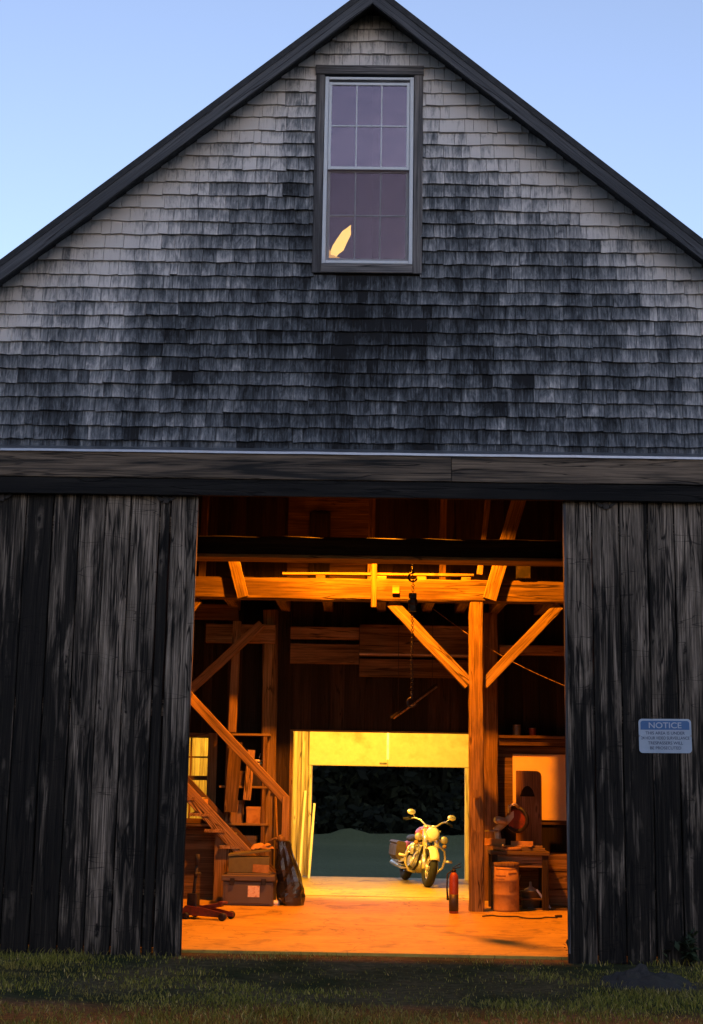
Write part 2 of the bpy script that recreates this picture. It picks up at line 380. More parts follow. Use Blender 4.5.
spk = s.noise(tc, 60, 3, .7); c = s.mix(s.math('MULTIPLY', s.ramp(spk, [(.60, 0.0), (.72, 1.0)]), .5), c, (.12, .08, .04))
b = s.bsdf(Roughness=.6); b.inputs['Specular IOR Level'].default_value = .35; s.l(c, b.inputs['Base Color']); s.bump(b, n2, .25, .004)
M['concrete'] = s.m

# lawn earth
s = NT('lawn earth'); tc = s.n('ShaderNodeTexCoord').outputs['Object']
n1 = s.noise(tc, .8, 5, .6); n2 = s.noise(tc, 14, 8, .7)
c = s.ramp(n2, [(.3, (.045, .033, .016)), (.55, (.12, .088, .045)), (.75, (.26, .20, .115))])
c = s.mix(s.ramp(n1, [(.4, 1.0), (.6, .25)]), c, s.ramp(n2, [(.3, (.012, .018, .006)), (.7, (.035, .045, .016))]))
b = s.bsdf(Roughness=.95); b.inputs['Specular IOR Level'].default_value = .1; s.l(c, b.inputs['Base Color']); s.bump(b, n2, .8, .03)
M['earth'] = s.m
s = NT('rough field grass'); tc = s.n('ShaderNodeTexCoord').outputs['Object']
n1 = s.noise(tc, .18, 6, .6); n2 = s.noise(s.scaled(tc, (3, 1, 1)), 2.2, 8, .7)
c = s.ramp(s.math('ADD', s.math('MULTIPLY', n1, .6), s.math('MULTIPLY', n2, .4)), [(.3, (.058, .068, .028)), (.55, (.082, .092, .040)), (.75, (.125, .13, .062))])
b = s.bsdf(Roughness=.95); b.inputs['Specular IOR Level'].default_value = .1; s.l(c, b.inputs['Base Color']); s.bump(b, n2, .7, .1)
M['field'] = s.m
s = NT('grass blades'); rn = s.attr('rnd', 'Fac'); tc = s.n('ShaderNodeTexCoord').outputs['Object']
dry = s.noise(tc, .7, 4, .6)
c = s.ramp(rn, [(0, (.085, .090, .014)), (.55, (.20, .185, .028)), (.85, (.34, .27, .07)), (1, (.50, .37, .15))])
c = s.mix(s.math('MULTIPLY', s.ramp(dry, [(.48, 0.0), (.65, 1.0)]), .5), c, (.20, .145, .05))
b = s.bsdf(Roughness=.7); b.inputs['Specular IOR Level'].default_value = .15; s.l(c, b.inputs['Base Color'])
M['grass'] = s.m
s = NT('woodland leaves'); rn = s.attr('rnd', 'Fac')
c = s.ramp(rn, [(0, (.002, .003, .0015)), (.6, (.005, .007, .003)), (1, (.011, .014, .006))])
b = s.bsdf(Roughness=.8); b.inputs['Specular IOR Level'].default_value = .1; s.l(c, b.inputs['Base Color']); M['woods'] = s.m

# ------------------------------------------------------------------ layout numbers (metres)
FY = 13.9                       # front wall
XC = -.10                       # ridge line
OX0, OX1, OZ = -1.77, 1.88, 4.45
BX0, BX1 = XC-6.35, XC+6.35     # side walls
PY = 20.0                       # partition behind the main floor
RY = 23.45                      # rear wall
SLOPE = .828
RIDGE = 9.70                    # wall apex
def roofz(x): return RIDGE - abs(x-XC)*SLOPE

barn = empty('barn', (XC, FY, 0), 0, 'weathered shingled timber barn with wide open sliding doors and orange lit inside', 'barn')
def bpart(mb, name, mat, parent=None, bevel=0):
    o = mb.build(name, mat, None, None, bevel); p = parent or barn
    o.parent = p; o.matrix_parent_inverse = Matrix.Translation(-Vector((XC, FY, 0)))
    if parent is not None and parent is not barn: o.matrix_parent_inverse = Matrix.Identity(4)
    return o
# barn parts are modelled in world numbers; shift them into the barn's own space
def bbuild(mb, name, mat, parent=None, bevel=0):
    o = mb.build(name, mat, parent or barn, None, bevel)
    if parent is None: o.location = (-XC, -FY, 0)
    return o

# ---- shingled gable
WX0, WX1, WZ0, WZ1 = -.69, .45, 6.79, 9.09          # casing outline
verts = []; faces = []; wth = []; gcs = []
exp = .147; z = 4.83; row = 0
def clip_x(z):  return (RIDGE - z)/SLOPE + .05
while z < RIDGE - .02:
    hw = clip_x(z); x = XC-hw - random.uniform(0, .1)
    x_end = XC+hw
    while x < x_end:
        w = random.choice((.09, .11, .13, .15, .17, .2, .24))*random.uniform(.85, 1.15); x1 = min(x+w, x_end)
        xa, xb = max(x, XC-hw), x1
        x = x1
        if xb-xa < .012: continue
        zb = z + random.uniform(-.006, .006) + .012*mnoise.noise((xa*.5, row*.7, 0))
        zt = zb+exp+.02
        spans = [(xa, xb)]
        if zt > WZ0+.02 and zb < WZ1-.02:
            ns = []
            for a, c_ in spans:
                if c_ <= WX0+.02 or a >= WX1-.02: ns.append((a, c_))
                else:
                    if a < WX0+.02: ns.append((a, WX0+.02))
                    if c_ > WX1-.02: ns.append((WX1-.02, c_))
            spans = ns
        for a, c_ in spans:
            if c_-a < .01: continue
            xm = (a+c_)/2
            # weathering: bleached along the rakes, blackened in the middle and below the window
            d = (RIDGE - z - abs(xm-XC)*SLOPE)*.757
            n = mnoise.noise((xm*.55, z*.8, 3.1)); n2 = mnoise.noise((xm*1.7, z*1.3, 8.2))
            pale = .35 + .46*math.exp(-(max(0, d-.05)/.62)**2)*(1 if xm < XC else 1.08) + .10*math.exp(-((d-.9)/.8)**2)
            pale -= .12*math.exp(-((xm-XC)/.85)**2)*(1 if z < WZ0+.3 else .4)
            pale -= .08*math.exp(-((z-6.1)/.55)**2)
            pale += .15*n + .12*n2 + random.gauss(0, .05)
            if random.random() < .05: pale -= .2
            g = .0022; tb = random.uniform(.018, .028); yb = FY-.012-tb; yt = FY-.011
            lift = random.uniform(0, .006) + (random.random() < .03)*.012
            o = len(verts); sk_ = random.uniform(-.006, .006)
            verts += [(a+g, yb-lift, zb+sk_), (c_-g, yb-lift, zb-sk_), (c_-g, yt, zt), (a+g, yt, zt), (a+g, yb+tb+.012, zb+sk_), (c_-g, yb+tb+.012, zb-sk_), (c_-g, yt+.01, zt), (a+g, yt+.01, zt)]
            r1, r2 = random.uniform(0, 40), random.uniform(0, 40)
            gcs += [(v_[0]+r1, 0, v_[2]+r2) for v_ in verts[o:]]
            wth += [pale+.08, pale+.08, pale-.12, pale-.12]*2  # butts worn paler; tops darkened as painted shade under the next course
            faces += [(o, o+1, o+2, o+3), (o+4, o+5, o+1, o), (o+4, o, o+3, o+7), (o+1, o+5, o+6, o+2)]
    z += exp; row += 1
me = bpy.data.meshes.new('gable_shingles'); me.from_pydata(verts, [], faces)
at_ = me.attributes.new('weather_shade', 'FLOAT', 'POINT'); at_.data.foreach_set('value', np.array(wth, 'f'))
at_ = me.attributes.new('gc', 'FLOAT_VECTOR', 'POINT'); at_.data.foreach_set('vector', np.array(gcs, 'f').ravel())
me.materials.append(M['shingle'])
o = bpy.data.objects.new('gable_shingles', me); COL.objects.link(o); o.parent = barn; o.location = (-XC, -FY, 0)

# ---- gable sheathing behind the shingles, with a hole for the window
mb = MB()
def poly_wall(mb, pts, y0, y1):
    mb.prism([(a, b) for a, b in pts], (0, y1, 0), (1, 0, 0), (0, 0, 1), y1-y0)   # u x v = -y
wl, wr = WX0+.09, WX1-.09
gb = 4.8
poly_wall(mb, [(XC-(RIDGE-gb)/SLOPE, gb), (wl, gb), (wl, roofz(wl)-.01)], FY, FY+.1)
poly_wall(mb, [(wr, gb), (XC+(RIDGE-gb)/SLOPE, gb), (wr, roofz(wr)-.01)], FY, FY+.1)
poly_wall(mb, [(wl+.002, gb), (wr-.002, gb), (wr-.002, WZ0+.06), (wl+.002, WZ0+.06)], FY, FY+.1)
poly_wall(mb, [(wl+.002, WZ1-.06), (wr-.002, WZ1-.06), (wr-.002, roofz(wr)), (XC, RIDGE-.02), (wl+.002, roofz(wl))], FY, FY+.1)
bbuild(mb, 'gable_sheathing', M['darkboard'])

# ---- lower front wall boards beside the opening, side walls, rear wall
mb = MB()
def boards(mb, x0, x1, y, z0, z1, w=.2, th=.03, gap=.004):
    x = x0
    while x < x1-.02:
        ww = min(w*random.uniform(.8, 1.25), x1-x)
        if x1-(x+ww) < .06: ww = x1-x
        mb.box(x+gap/2, x+ww-gap/2, y-random.uniform(0, .004), y+th, z0, z1, 'z'); x += ww
zt = 4.79
boards(mb, BX0, OX0-.1, FY, .02, zt); boards(mb, OX1+.1, BX1, FY, .02, zt)
mb.box(OX0-.095, OX1+.095, FY, FY+.05, OZ+.05, zt, 'x')
bbuild(mb, 'front_wall', M['siding'])
eave = roofz(BX1)
for xs, sg in ((BX0, 1), (BX1, -1)):
    mb = MB(); y = FY+.11
    while y < RY-.02:
        w = min(.22, RY-y); mb.box(min(xs, xs+sg*.03), max(xs, xs+sg*.03), y, y+w-.003, .02, eave-.02, 'z'); y += w
    bbuild(mb, 'side_wall', M['siding'])

# rear wall with the outer doorway
RX0, RX1, RZT = -.99, 1.56, 1.80
mb = MB()
boards(mb, BX0+.03, RX0, RY, .02, 4.2, .19); boards(mb, RX1, BX1-.03, RY, .02, 4.2, .19)
x = RX0
boards(mb, RX0+.002, RX1-.002, RY, RZT+.03, 4.2, .19)
bbuild(mb, 'rear_wall', M['palewood'])
mb = MB(); poly_wall(mb, [(XC-(RIDGE-4.2)/SLOPE, 4.21), (XC+(RIDGE-4.2)/SLOPE, 4.21), (XC, RIDGE-.02)], RY, RY+.06)
bbuild(mb, 'rear_gable', M['siding'])
# raised overhead door: its lowest panel hangs at the top of the doorway
mb = MB(); mb.box(RX0-.03, .26, RY-.09, RY-.035, 1.79, 2.42, 'x', .012); mb.box(.265, RX1+.06, RY-.09, RY-.035, 1.79, 2.42, 'x', .012)
for zz_ in (1.835, 2.0, 2.2, 2.39): mb.box(RX0-.02, .25, RY-.095, RY-.089, zz_, zz_+.012, 'x'); mb.box(.275, RX1+.05, RY-.095, RY-.089, zz_, zz_+.012, 'x')
od = bbuild(mb, 'overhead_door', M['odoor'])
mb = MB(); mb.tube([(.14, RY-.09, 1.84), (.14, RY-.13, 1.84), (.24, RY-.13, 1.84), (.24, RY-.09, 1.84)], .012); mb.box(.245, .285, RY-.10, RY-.088, 1.9, 2.4)
mb.build('handle', M['steel'], od)
# door jamb timbers and sill
for (x0_, x1_, y0_, y1_, zz_) in ((RX0-.035, RX0+.02, RY-.06, RY+.05, 1.785), (RX1-.03, RX1+.06, RY-.06, RY+.05, 1.785), (RX0-.16, RX0-.1, RY-.05, RY-.003, 2.5), (RX0-.29, RX0-.22, RY-.04, RY-.003, 2.5)):
    mb = MB(); mb.box(x0_, x1_, y0_, y1_, 0, zz_, 'z', .006); bbuild(mb, 'door_jamb', M['palewood'])

# ---- roof
for sg in (-1, 1):
    mb = MB()
    ex = 6.35+.45; th = .08
    for k in range(1):
        a = Vector((XC, 0, RIDGE+.09)); c_ = Vector((XC+sg*ex, 0, RIDGE+.09-ex*SLOPE))
        nrm = Vector((sg*SLOPE, 0, 1)).normalized()
        y0, y1 = FY-.36, RY+.3
        V = [Vector((a.x, y0, a.z)), Vector((c_.x, y0, c_.z)), Vector((c_.x, y1, c_.z)), Vector((a.x, y1, a.z))]
        U = [v_ + Vector((0, 0, th)) for v_ in V]
        mb.add(V+U, [(0, 3, 2, 1), (4, 5, 6, 7), (0, 1, 5, 4), (1, 2, 6, 5), (2, 3, 7, 6), (3, 0, 4, 7)])
    bbuild(mb, 'roof', M['roofing'])
    # rake board below the roof edge
    mb = MB(); d = Vector((sg, 0, -SLOPE)).normalized()
    off = Vector((0, 0, RIDGE+.09-.095))
    for (yy, dz, hh, tt) in ((FY-.335, .012, .112, .035),):
        p = Vector((XC, yy, 0))+off+Vector((0, 0, dz+ .01))
        L = ex/d.x*sg
        V = []
        q = hh*1.32
        for t in (0, L):
            c_ = p + d*t
            for (yy2, zz) in ((-tt/2, -q/2), (tt/2, -q/2), (tt/2, q/2), (-tt/2, q/2)): V.append(c_+Vector((0, yy2, zz)))
        gcx = [(v_.y, v_.z+d.z/d.x*-(v_.x-XC)*1.0, (v_.x-XC)*sg) for v_ in V]
        mb.add(V, [(0, 1, 2, 3), (7, 6, 5, 4), (0, 4, 5, 1), (1, 5, 6, 2), (2, 6, 7, 3), (3, 7, 4, 0)], gcx)
    bbuild(mb, 'rake_board', M['rake'])
    mb = MB(); V = []
    for t in (0, L):
        c_ = Vector((XC, 0, RIDGE+.09-.018)) + d*t
        for (yy2, zz) in ((FY-.31, -.012), (FY-.001, -.012), (FY-.001, .012), (FY-.31, .012)): V.append(Vector((c_.x, yy2, c_.z+zz)))
    mb.add(V, [(0, 1, 2, 3), (7, 6, 5, 4), (0, 4, 5, 1), (1, 5, 6, 2), (2, 6, 7, 3), (3, 7, 4, 0)], [(v_.y, v_.z, v_.x) for v_ in V])
    bbuild(mb, 'soffit', M['rake'])

# ---- gable window
mb = MB(); cw = .095; yc = FY-.045
mb.box(WX0, WX0+cw, yc, FY+.02, WZ0-.01, WZ1-cw-.002, 'z', .006, None, 10, .003)
mb.box(WX1-cw, WX1, yc, FY+.02, WZ0-.01, WZ1-cw-.002, 'z', .006, None, 10, .003)
mb.box(WX0-.006, WX1+.006, yc-.012, FY+.02, WZ1-cw, WZ1+.01, 'x', .006, None, 8, .002)
mb.box(WX0+cw+.002, WX1-cw-.002, yc-.01, FY+.02, WZ0-.01, WZ0+.085, 'x', .006)
win = bbuild(mb, 'window_casing', M['casing'])
fx0, fx1, fz0, fz1 = WX0+cw+.004, WX1-cw-.004, WZ0+.09, WZ1-cw-.03
mb = MB(); ft = .04
mb.box(fx0, fx0+ft, FY-.05, FY+.06, fz0, fz1, 'z', .004); mb.box(fx1-ft, fx1, FY-.05, FY+.06, fz0, fz1, 'z', .004)
mb.box(fx0+ft+.001, fx1-ft-.001, FY-.048, FY+.06, fz0, fz0+.035, 'x', .004); mb.box(fx0+ft+.001, fx1-ft-.001, FY-.048, FY+.06, fz1-.03, fz1, 'x', .004)
mb.build('window_frame', M['white'], win)
zm = fz0+(fz1-fz0)*.505
def sash(z0, z1, y, w=.032):
    mb = MB(); a, c_ = fx0+ft+.002, fx1-ft-.002
    mb.box(a, a+w, y, y+.03, z0, z1, 'z', .004); mb.box(c_-w, c_, y, y+.03, z0, z1, 'z', .004)
    mb.box(a+w, c_-w, y+.001, y+.029, z0, z0+w*1.1, 'x', .004); mb.box(a+w, c_-w, y+.001, y+.029, z1-w, z1, 'x', .004)
    so = mb.build('sash', M['white'], win)
    mb = MB(); gw = c_-a-2*w; t = .016
    for k in (1, 2): xx = a+w+gw*k/3; mb.box(xx-t/2, xx+t/2, y+.004, y+.026, z0+w, z1-w, 'z', .003)
    zz = (z0+z1)/2
    for k in range(3): mb.box(a+w+gw*k/3+t/2*(k > 0), a+w+gw*(k+1)/3-t/2*(k < 2), y+.006, y+.024, zz-t/2, zz+t/2, 'x', .003)
    mb.build('muntin', M['white'], win)
    mb = MB(); mb.box(a+w*.6, c_-w*.6, y+.013, y+.017, z0+w*.6, z1-w*.6); mb.build('pane', M['glass'], win)
sash(zm-.01, fz1-.055, FY-.035); sash(fz0+.037, zm+.005, FY+.005)
mb = MB(); mb.box(fx0+ft+.003, fx1-ft-.003, FY-.032, FY-.002, fz1-.054, fz1-.032, 'x'); mb.build('head_stop', M['casing'], win)
mb = MB(); mb.box(fx0+ft+.004, fx1-ft-.004, FY-.030, FY-.0285, fz0+.037, zm-.014); mb.build('insect_screen', M['screen'], win)

# ---- flashing, header board, track
HX0, HX1 = BX0+.1, BX1-.1; HY = FY-.30
hz1 = 4.79; hz0 = 4.53
mb = MB(); n = 60
V = []; F = []
for i in range(n+1):
    x = HX0+(HX1-HX0)*i/n; wv = .006*mnoise.noise((x*1.1, 0, 0)); wz = .004*mnoise.noise((x*2.3, 5, 0))
    V += [(x, FY-.035, hz1+.115), (x, HY-.014+wv, hz1+.020+wz), (x, HY-.018+wv, hz1-.004+wz), (x, HY-.010+wv, hz1-.004+wz), (x, HY-.006+wv, hz1+.012+wz), (x, FY-.035, hz1+.105)]
for i in range(n):
    for j in range(6): F.append((i*6+j, i*6+(j+1) % 6, i*6+6+(j+1) % 6, i*6+6+j))
mb.add(V, F); bbuild(mb, 'flashing', M['flash'])
mb = MB(); xs = [HX0, -4.2, .75, 4.6, HX1]
for i in range(4): mb.box(xs[i]+.003, xs[i+1]-.003, HY, HY+.05, hz0, hz1+.01, 'x', .006, (.26, .02, .03, .28)[i], 12, .003)
bbuild(mb, 'header_board', M['header'])
mb = MB(); mb.box(HX0, HX1, HY+.055, FY-.035, hz1-.03, hz1, 'x'); mb.box(HX0, HX1, HY+.012, HY+.052, 4.36, hz0-.004, 'x', .006, .1); mb.box(OX0+.05, OX1-.05, FY-.03, FY-.004, OZ+.01, hz1-.04, 'x', .004, .1)
bbuild(mb, 'track_cover', M['siding'])
mb = MB(); mb.tube([(HX0, FY-.15, 4.44), (HX1, FY-.15, 4.44)], .025, 8); bbuild(mb, 'door_track', M['black'])

# ---- sliding doors
def sliding(x0, x1, edges, tilt):
    mb = MB(); Y0 = FY-.20
    for i in range(len(edges)-1):
        a, c_ = edges[i], edges[i+1]; r = random.random()
        r = .12+.76*r
        if (x0 < 0 and i == 2): r = -.25
        if (x0 < 0 and i == 7): r = -.1
        dx = tilt
        mb.bar(((a+c_)/2-dx, Y0+random.uniform(-.006, .006), -.03+random.uniform(-.01, .01)), ((a+c_)/2+dx, Y0+random.uniform(-.006, .006), 4.375), c_-a-random.uniform(.008, .02), .034, (1, 0, 0), 14, .0025, .005, r)
    for zz in (.5, 2.2, 4.0): mb.box(x0+.03, x1-.03, Y0+.024, Y0+.058, zz, zz+.16, 'x', .004)
    o = bbuild(mb, 'sliding_door', M['door'])
    return o, Y0
le = [-3.98, -3.75, -3.47, -3.2, -2.93, -2.68, -2.43, -2.14, -2.03, -1.75]
re = [1.855, 2.14, 2.41, 2.69, 2.95, 3.22, 3.5, 3.78, 4.05]
dl, DY = sliding(-3.98, -1.75, le, .004); dr, _ = sliding(1.855, 4.05, re, -.003)
def hanger(door, x):
    mb = MB(); y = DY-.028
    pts = [(x-.16+.32*t, y, 4.44-.13*math.sin(math.pi*t)) for t in [i/10 for i in range(11)]]
    for i in range(10): mb.bar(pts[i], pts[i+1], .012, .03, (0, 1, 0))
    mb.box(x-.03, x+.03, y-.004, y+.006, 4.29, 4.5, 'z', .003)
    for k in (-.1, -.03, .04, .11): mb.lathe([(.012, 0), (.012, .01), (.004, .014)], (x+k, y-.003, 4.335-(.02 if abs(k) < .06 else -.03)), (0, -1, 0), 8)
    mb.build('roller_hanger', M['black'], door)
for x in (-3.72, -2.08): hanger(dl, x)
for x in (2.28, 3.8): hanger(dr, x)
mb = MB(); mb.box(1.862, 1.884, DY-.03, DY-.019, .06, 4.33); mb.build('edge_strip', M['casing'], dr)

# ---- timber frame
def beam(p0, p1, w, h, mat='timber', name='beam', side=None, ch=.012, seg=10, jit=.004, rnd=None):
    mb = MB(); mb.bar(p0, p1, w, h, side, seg, jit, ch, rnd); return bbuild(mb, name, M[mat])
AY = 18.17; AC = AY+.12
# tie beam (front face at AY)
beam((BX0+.05, AC, 4.035), (BX1-.05, AC, 4.035), .24, .28, 'oldtimber', 'tie_beam', (0, 1, 0), .014, 44, .006)
beam((1.345, AC, 0), (1.335, AC, 3.893), .185, .2, 'stairwood', 'post', (1, 0, 0), .016, 24, .006)
PB = AC-.0
beam((1.245, PB, 2.83), (.22, PB, 3.89), .11, .15, 'timber', 'brace', (0, 1, 0), .006)
beam((1.43, PB, 2.83), (2.42, PB, 3.87), .11, .13, 'timber', 'brace', (0, 1, 0), .006)
beam((1.50, AY-.045, 3.92), (1.96, AY-.045, 5.5), .08, .18, 'timber', 'strut', (0, 1, 0), .006)
beam((-1.70, AY-.045, 3.90), (-1.90, AY-.045, 4.62), .08, .15, 'timber', 'strut', (0, 1, 0), .006)
beam((1.40, AY+.35, 4.3), (1.58, AY+.35, 5.9), .05, .07, 'timber', 'strut', (0, 1, 0), .004)
beam((-2.3, PB, 3.89), (-2.75, PB, 3.4), .11, .14, 'timber', 'brace', (0, 1, 0), .006)
beam((BX0+2.6, AC, 0), (BX0+2.6, AC, 3.89), .2, .2, 'timber', 'post', (1, 0, 0), .014)
# hanging board on the tie beam, loose board lying on it, pegs and blocks
mb = MB(); mb.box(-.035, .035, AY-.06, AY-.012, 3.80, 4.62, 'z', .004); bbuild(mb, 'hanger_board', M['stairwood'])
mb = MB(); mb.bar((-1.2, AC-.03, 4.235), (1.3, AC-.02, 4.25), .13, .03, (0, 1, 0), 8, .002, .003)
for xx in (-.7, .1, .62, 1.2): mb.box(xx-.06, xx+.06, AC-.08, AC+.06, 4.178, 4.22, 'x', .003)
bbuild(mb, 'shelf_board', M['timber'])
mb = MB(); mb.box(.24, .33, AY-.05, AY-.012, 3.98, 4.08, 'x', .004); bbuild(mb, 'block', M['stairwood'])
mb = MB(); mb.box(1.29, 1.36, AY-.06, AY-.004, 1.40, 1.50, 'z', .004); bbuild(mb, 'block', M['stairwood'])
# upper front beam
UY = 15.9
beam((BX0+.05, UY+.10, 4.235), (BX1-.05, UY+.10, 4.235), .20, .21, 'darkboard', 'upper_beam', (0, 1, 0), .012, 40, .005)
mb = MB(); mb.box(BX0+.06, BX1-.06, UY-.04, UY+.32, 4.085, 4.124, 'x', .004, None, 30, .003); bbuild(mb, 'lit_underside_plank', M['timber'])  # paler plank added so the beam's underside reads as lit
# joists + loft boards behind the tie beam
for x in (-3.2, -2.5, -1.95, -1.26, -.62, .10, .76, 1.22, 1.72, 2.35, 3.0):
    beam((x, AY+.25, 4.02), (x+random.uniform(-.03, .03), PY-.01, 4.02), .13, .17, 'timber', 'joist', (1, 0, 0), .008, 6, .004)
mb = MB(); y = AY+.0
y = AY+.245
while y < PY-.02:
    w = min(.21, PY-.01-y); mb.box(BX0+.05, BX1-.05, y, y+w-.004, 4.112, 4.14, 'x'); y += w
bbuild(mb, 'loft_floor', M['timber'])
# unseen loft floor added to keep lamp light from the gable window
mb = MB(); y = FY+.11
while y < RY-.02:
    w = min(.24, RY-.01-y); mb.box(BX0+1.8, BX1-1.8, y, y+w-.003, 6.15, 6.18, 'x'); y += w
for sg in (-1, 1):
    pass
bbuild(mb, 'light_block_floor', M['darkboard'])
for sg in (-1, 1):   # ceiling boards under the roof slope, from the eaves to the upper floor
    mb = MB()
    p = [Vector((XC+sg*6.3, 0, roofz(XC+6.3)-.03)), Vector((XC+sg*4.3, 0, roofz(XC+4.3)-.03))]
    V = [Vector((q.x, yy, q.z+dz)) for dz in (0, -.03) for yy in (FY+.11, RY-.02) for q in p]
    mb.add(V, [(0, 1, 3, 2), (4, 6, 7, 5), (0, 4, 5, 1), (2, 3, 7, 6), (0, 2, 6, 4), (1, 5, 7, 3)])
    bbuild(mb, 'ceiling_board', M['darkboard'])
# rafters glimpsed above
for x in (-2.4, -.05, .95, 2.9):
    beam((x, 19.4, 4.3), (x+.02, 19.4, 6.1), .09, .09, 'darktimber', 'stud', (1, 0, 0), .006)
# partition at PY: opening, window, dark boards above
DX0, DX1, DZ = -1.115, 1.42, 2.245
VX0, VX1, VZ0, VZ1 = -3.05, -2.28, 1.0, 2.15
mb = MB()
boards(mb, BX0+.03, VX0, PY, .02, 6.14, .22); boards(mb, VX0, VX1, PY, .02, VZ0, .22); boards(mb, VX0, VX1, PY, VZ1, 6.14, .22)
boards(mb, VX1, DX0, PY, .02, 6.14, .22); boards(mb, DX0, DX1, PY, DZ, 6.14, .22); boards(mb, DX1, BX1-.03, PY, .02, 6.14, .22)
for (x0_, x1_, z0_, z1_) in ((BX0+.03, VX0, .02, 6.14), (VX0+.001, VX1-.001, .02, VZ0), (VX0+.001, VX1-.001, VZ1, 6.14), (VX1, DX0, .02, 6.14), (DX0+.001, DX1-.001, DZ, 6.14), (DX1, BX1-.03, .02, 6.14)):
    mb.box(x0_, x1_, PY+.031, PY+.05, z0_, z1_, 'z')
bbuild(mb, 'partition', M['darkboard'])
mb = MB(); mb.box(DX0-.035, DX1+.05, PY-.035, PY-.008, DZ-.004, DZ+.022, 'x', .003); mb.box(DX0-.035, DX0+.012, PY-.034, PY-.008, 0, DZ-.008, 'z', .003)
bbuild(mb, 'doorway_trim', M['timber'])
beam((-1.41, PY-.13, 0), (-1.46, PY-.13, 3.93), .2, .2, 'timber', 'post', (1, 0, 0), .014, 20, .005)
beam((1.645, PY-.14, 0), (1.64, PY-.14, 3.93), .21, .2, 'brownboard', 'post', (1, 0, 0), .014, 20, .005)
p = at(235, 640, 19.4); beam((p.x, 19.42, 2.2), (p.x+.02, 19.42, 3.72), .11, .11, 'darktimber', 'post', (1, 0, 0), .008)
a, c_ = at(190, 690, 19.35), at(262, 624, 19.35); beam(a, c_, .09, .12, 'darktimber', 'brace', (0, 1, 0), .006)
# girts and boxed beam on the partition
beam((-1.17, PY-.10, 3.62), (-.20, PY-.10, 3.62), .17, .17, 'brownboard', 'girt', (0, 1, 0), .01)
beam((-1.17, PY-.07, 3.33), (-.20, PY-.07, 3.33), .11, .28, 'darktimber', 'girt', (0, 1, 0), .01)
mb = MB(); mb.box(-.19, 1.36, PY-.42, PY-.02, 3.30, 3.72, 'x', .006, None, 6, .003); bbuild(mb, 'boxed_beam', M['darktimber'])
mb = MB(); mb.box(-.19, 1.36, PY-.435, PY-.423, 3.292, 3.318, 'x'); bbuild(mb, 'lit_edge_strip', M['palewood'])  # pale strip stands in for the beam's lit lower edge
mb = MB(); mb.box(-.19, 1.34, PY-.14, PY-.01, 3.02, 3.27, 'x', .006); bbuild(mb, 'girt', M['darktimber'])
beam((1.78, PY-.12, 3.42), (BX1-.05, PY-.12, 3.42), .2, .13, 'darktimber', 'girt', (0, 1, 0), .01)
a = at(200, 612, 19.6); beam((BX0+.05, 19.6, a.z), (-1.9, 19.6, a.z), .2, .2, 'brownboard', 'girt', (0, 1, 0), .01)
a = at(245, 630, 19.7); beam((-2.35, 19.75, a.z-.05), (-1.38, 19.75, a.z-.05), .16, .26, 'darktimber', 'girt', (0, 1, 0), .01)
# right hand ledge, lined lower wall, pale sheet
mb = MB(); mb.box(1.76, BX1-.05, PY-.24, PY-.008, 2.19, 2.23, 'x', .004); mb.box(1.76, BX1-.05, PY-.19, PY-.16, 2.09, 2.18, 'x', .004); bbuild(mb, 'ledge', M['brownboard'])
mb = MB(); mb.box(1.76, BX1-.05, PY-.035, PY-.008, 1.02, 2.08, 'x'); bbuild(mb, 'wall_lining', M['brownboard'])
mb = MB(); mb.box(1.97, 3.3, PY-.055, PY-.038, 1.08, 1.98, 'x', .002); bbuild(mb, 'pale_panel', M['drywall'])
# loft panels seen faintly above
mb = MB(); mb.box(-1.25, -.05, PY-.05, PY-.01, 4.2, 6.1, 'x', .002); bbuild(mb, 'loft_panel', M['darktimber'])
mb = MB(); p = at(320, 525, PY-.1); mb.box(p.x-.15, p.x+.15, PY-.10, PY-.055, 4.2, p.z+.18, 'z'); bbuild(mb, 'loft_hatch', M['darkboard'])
# inner window in the partition
mb = MB(); mb.box(VX0-.05, VX0+.02, PY-.03, PY+.05, VZ0-.05, VZ1+.05, 'z', .004); mb.box(VX1-.02, VX1+.11, PY-.03, PY+.05, VZ0-.05, VZ1+.05, 'z', .004)
mb.box(VX0+.021, VX1-.021, PY-.028, PY+.05, VZ0-.05, VZ0+.02, 'x', .004); mb.box(VX0+.021, VX1-.021, PY-.028, PY+.05, VZ1-.02, VZ1+.05, 'x', .004)
iw = bbuild(mb, 'inner_window', M['brownboard'])
mb = MB(); zc = (VZ0+VZ1)/2
mb.box(VX0+.02, VX1-.02, PY, PY+.03, zc-.03, zc+.03, 'x')
for k in (1, 2): xx = VX0+(VX1-VX0)*k/3; mb.box(xx-.012, xx+.012, PY+.004, PY+.026, VZ0+.02, VZ1-.02, 'z')
for zz in ((VZ0+zc)/2, (VZ1+zc)/2): mb.box(VX0+.02, VX1-.02, PY+.006, PY+.024, zz-.012, zz+.012, 'x')
mb.build('muntin', M['darktimber'], iw)
mb = MB(); mb.box(VX0+.01, VX1-.01, PY+.034, PY+.037, VZ0+.01, VZ1-.01); mb.build('pane', M['glass2'], iw)
# rear bay ceiling and side lining
mb = MB(); y = PY+.04
while y < RY-.02:
    w = min(.2, RY-.005-y); mb.box(BX0+.05, BX1-.05, y, y+w-.004, 2.95, 2.98, 'x'); y += w
bbuild(mb, 'bay_ceiling', M['palewood'])

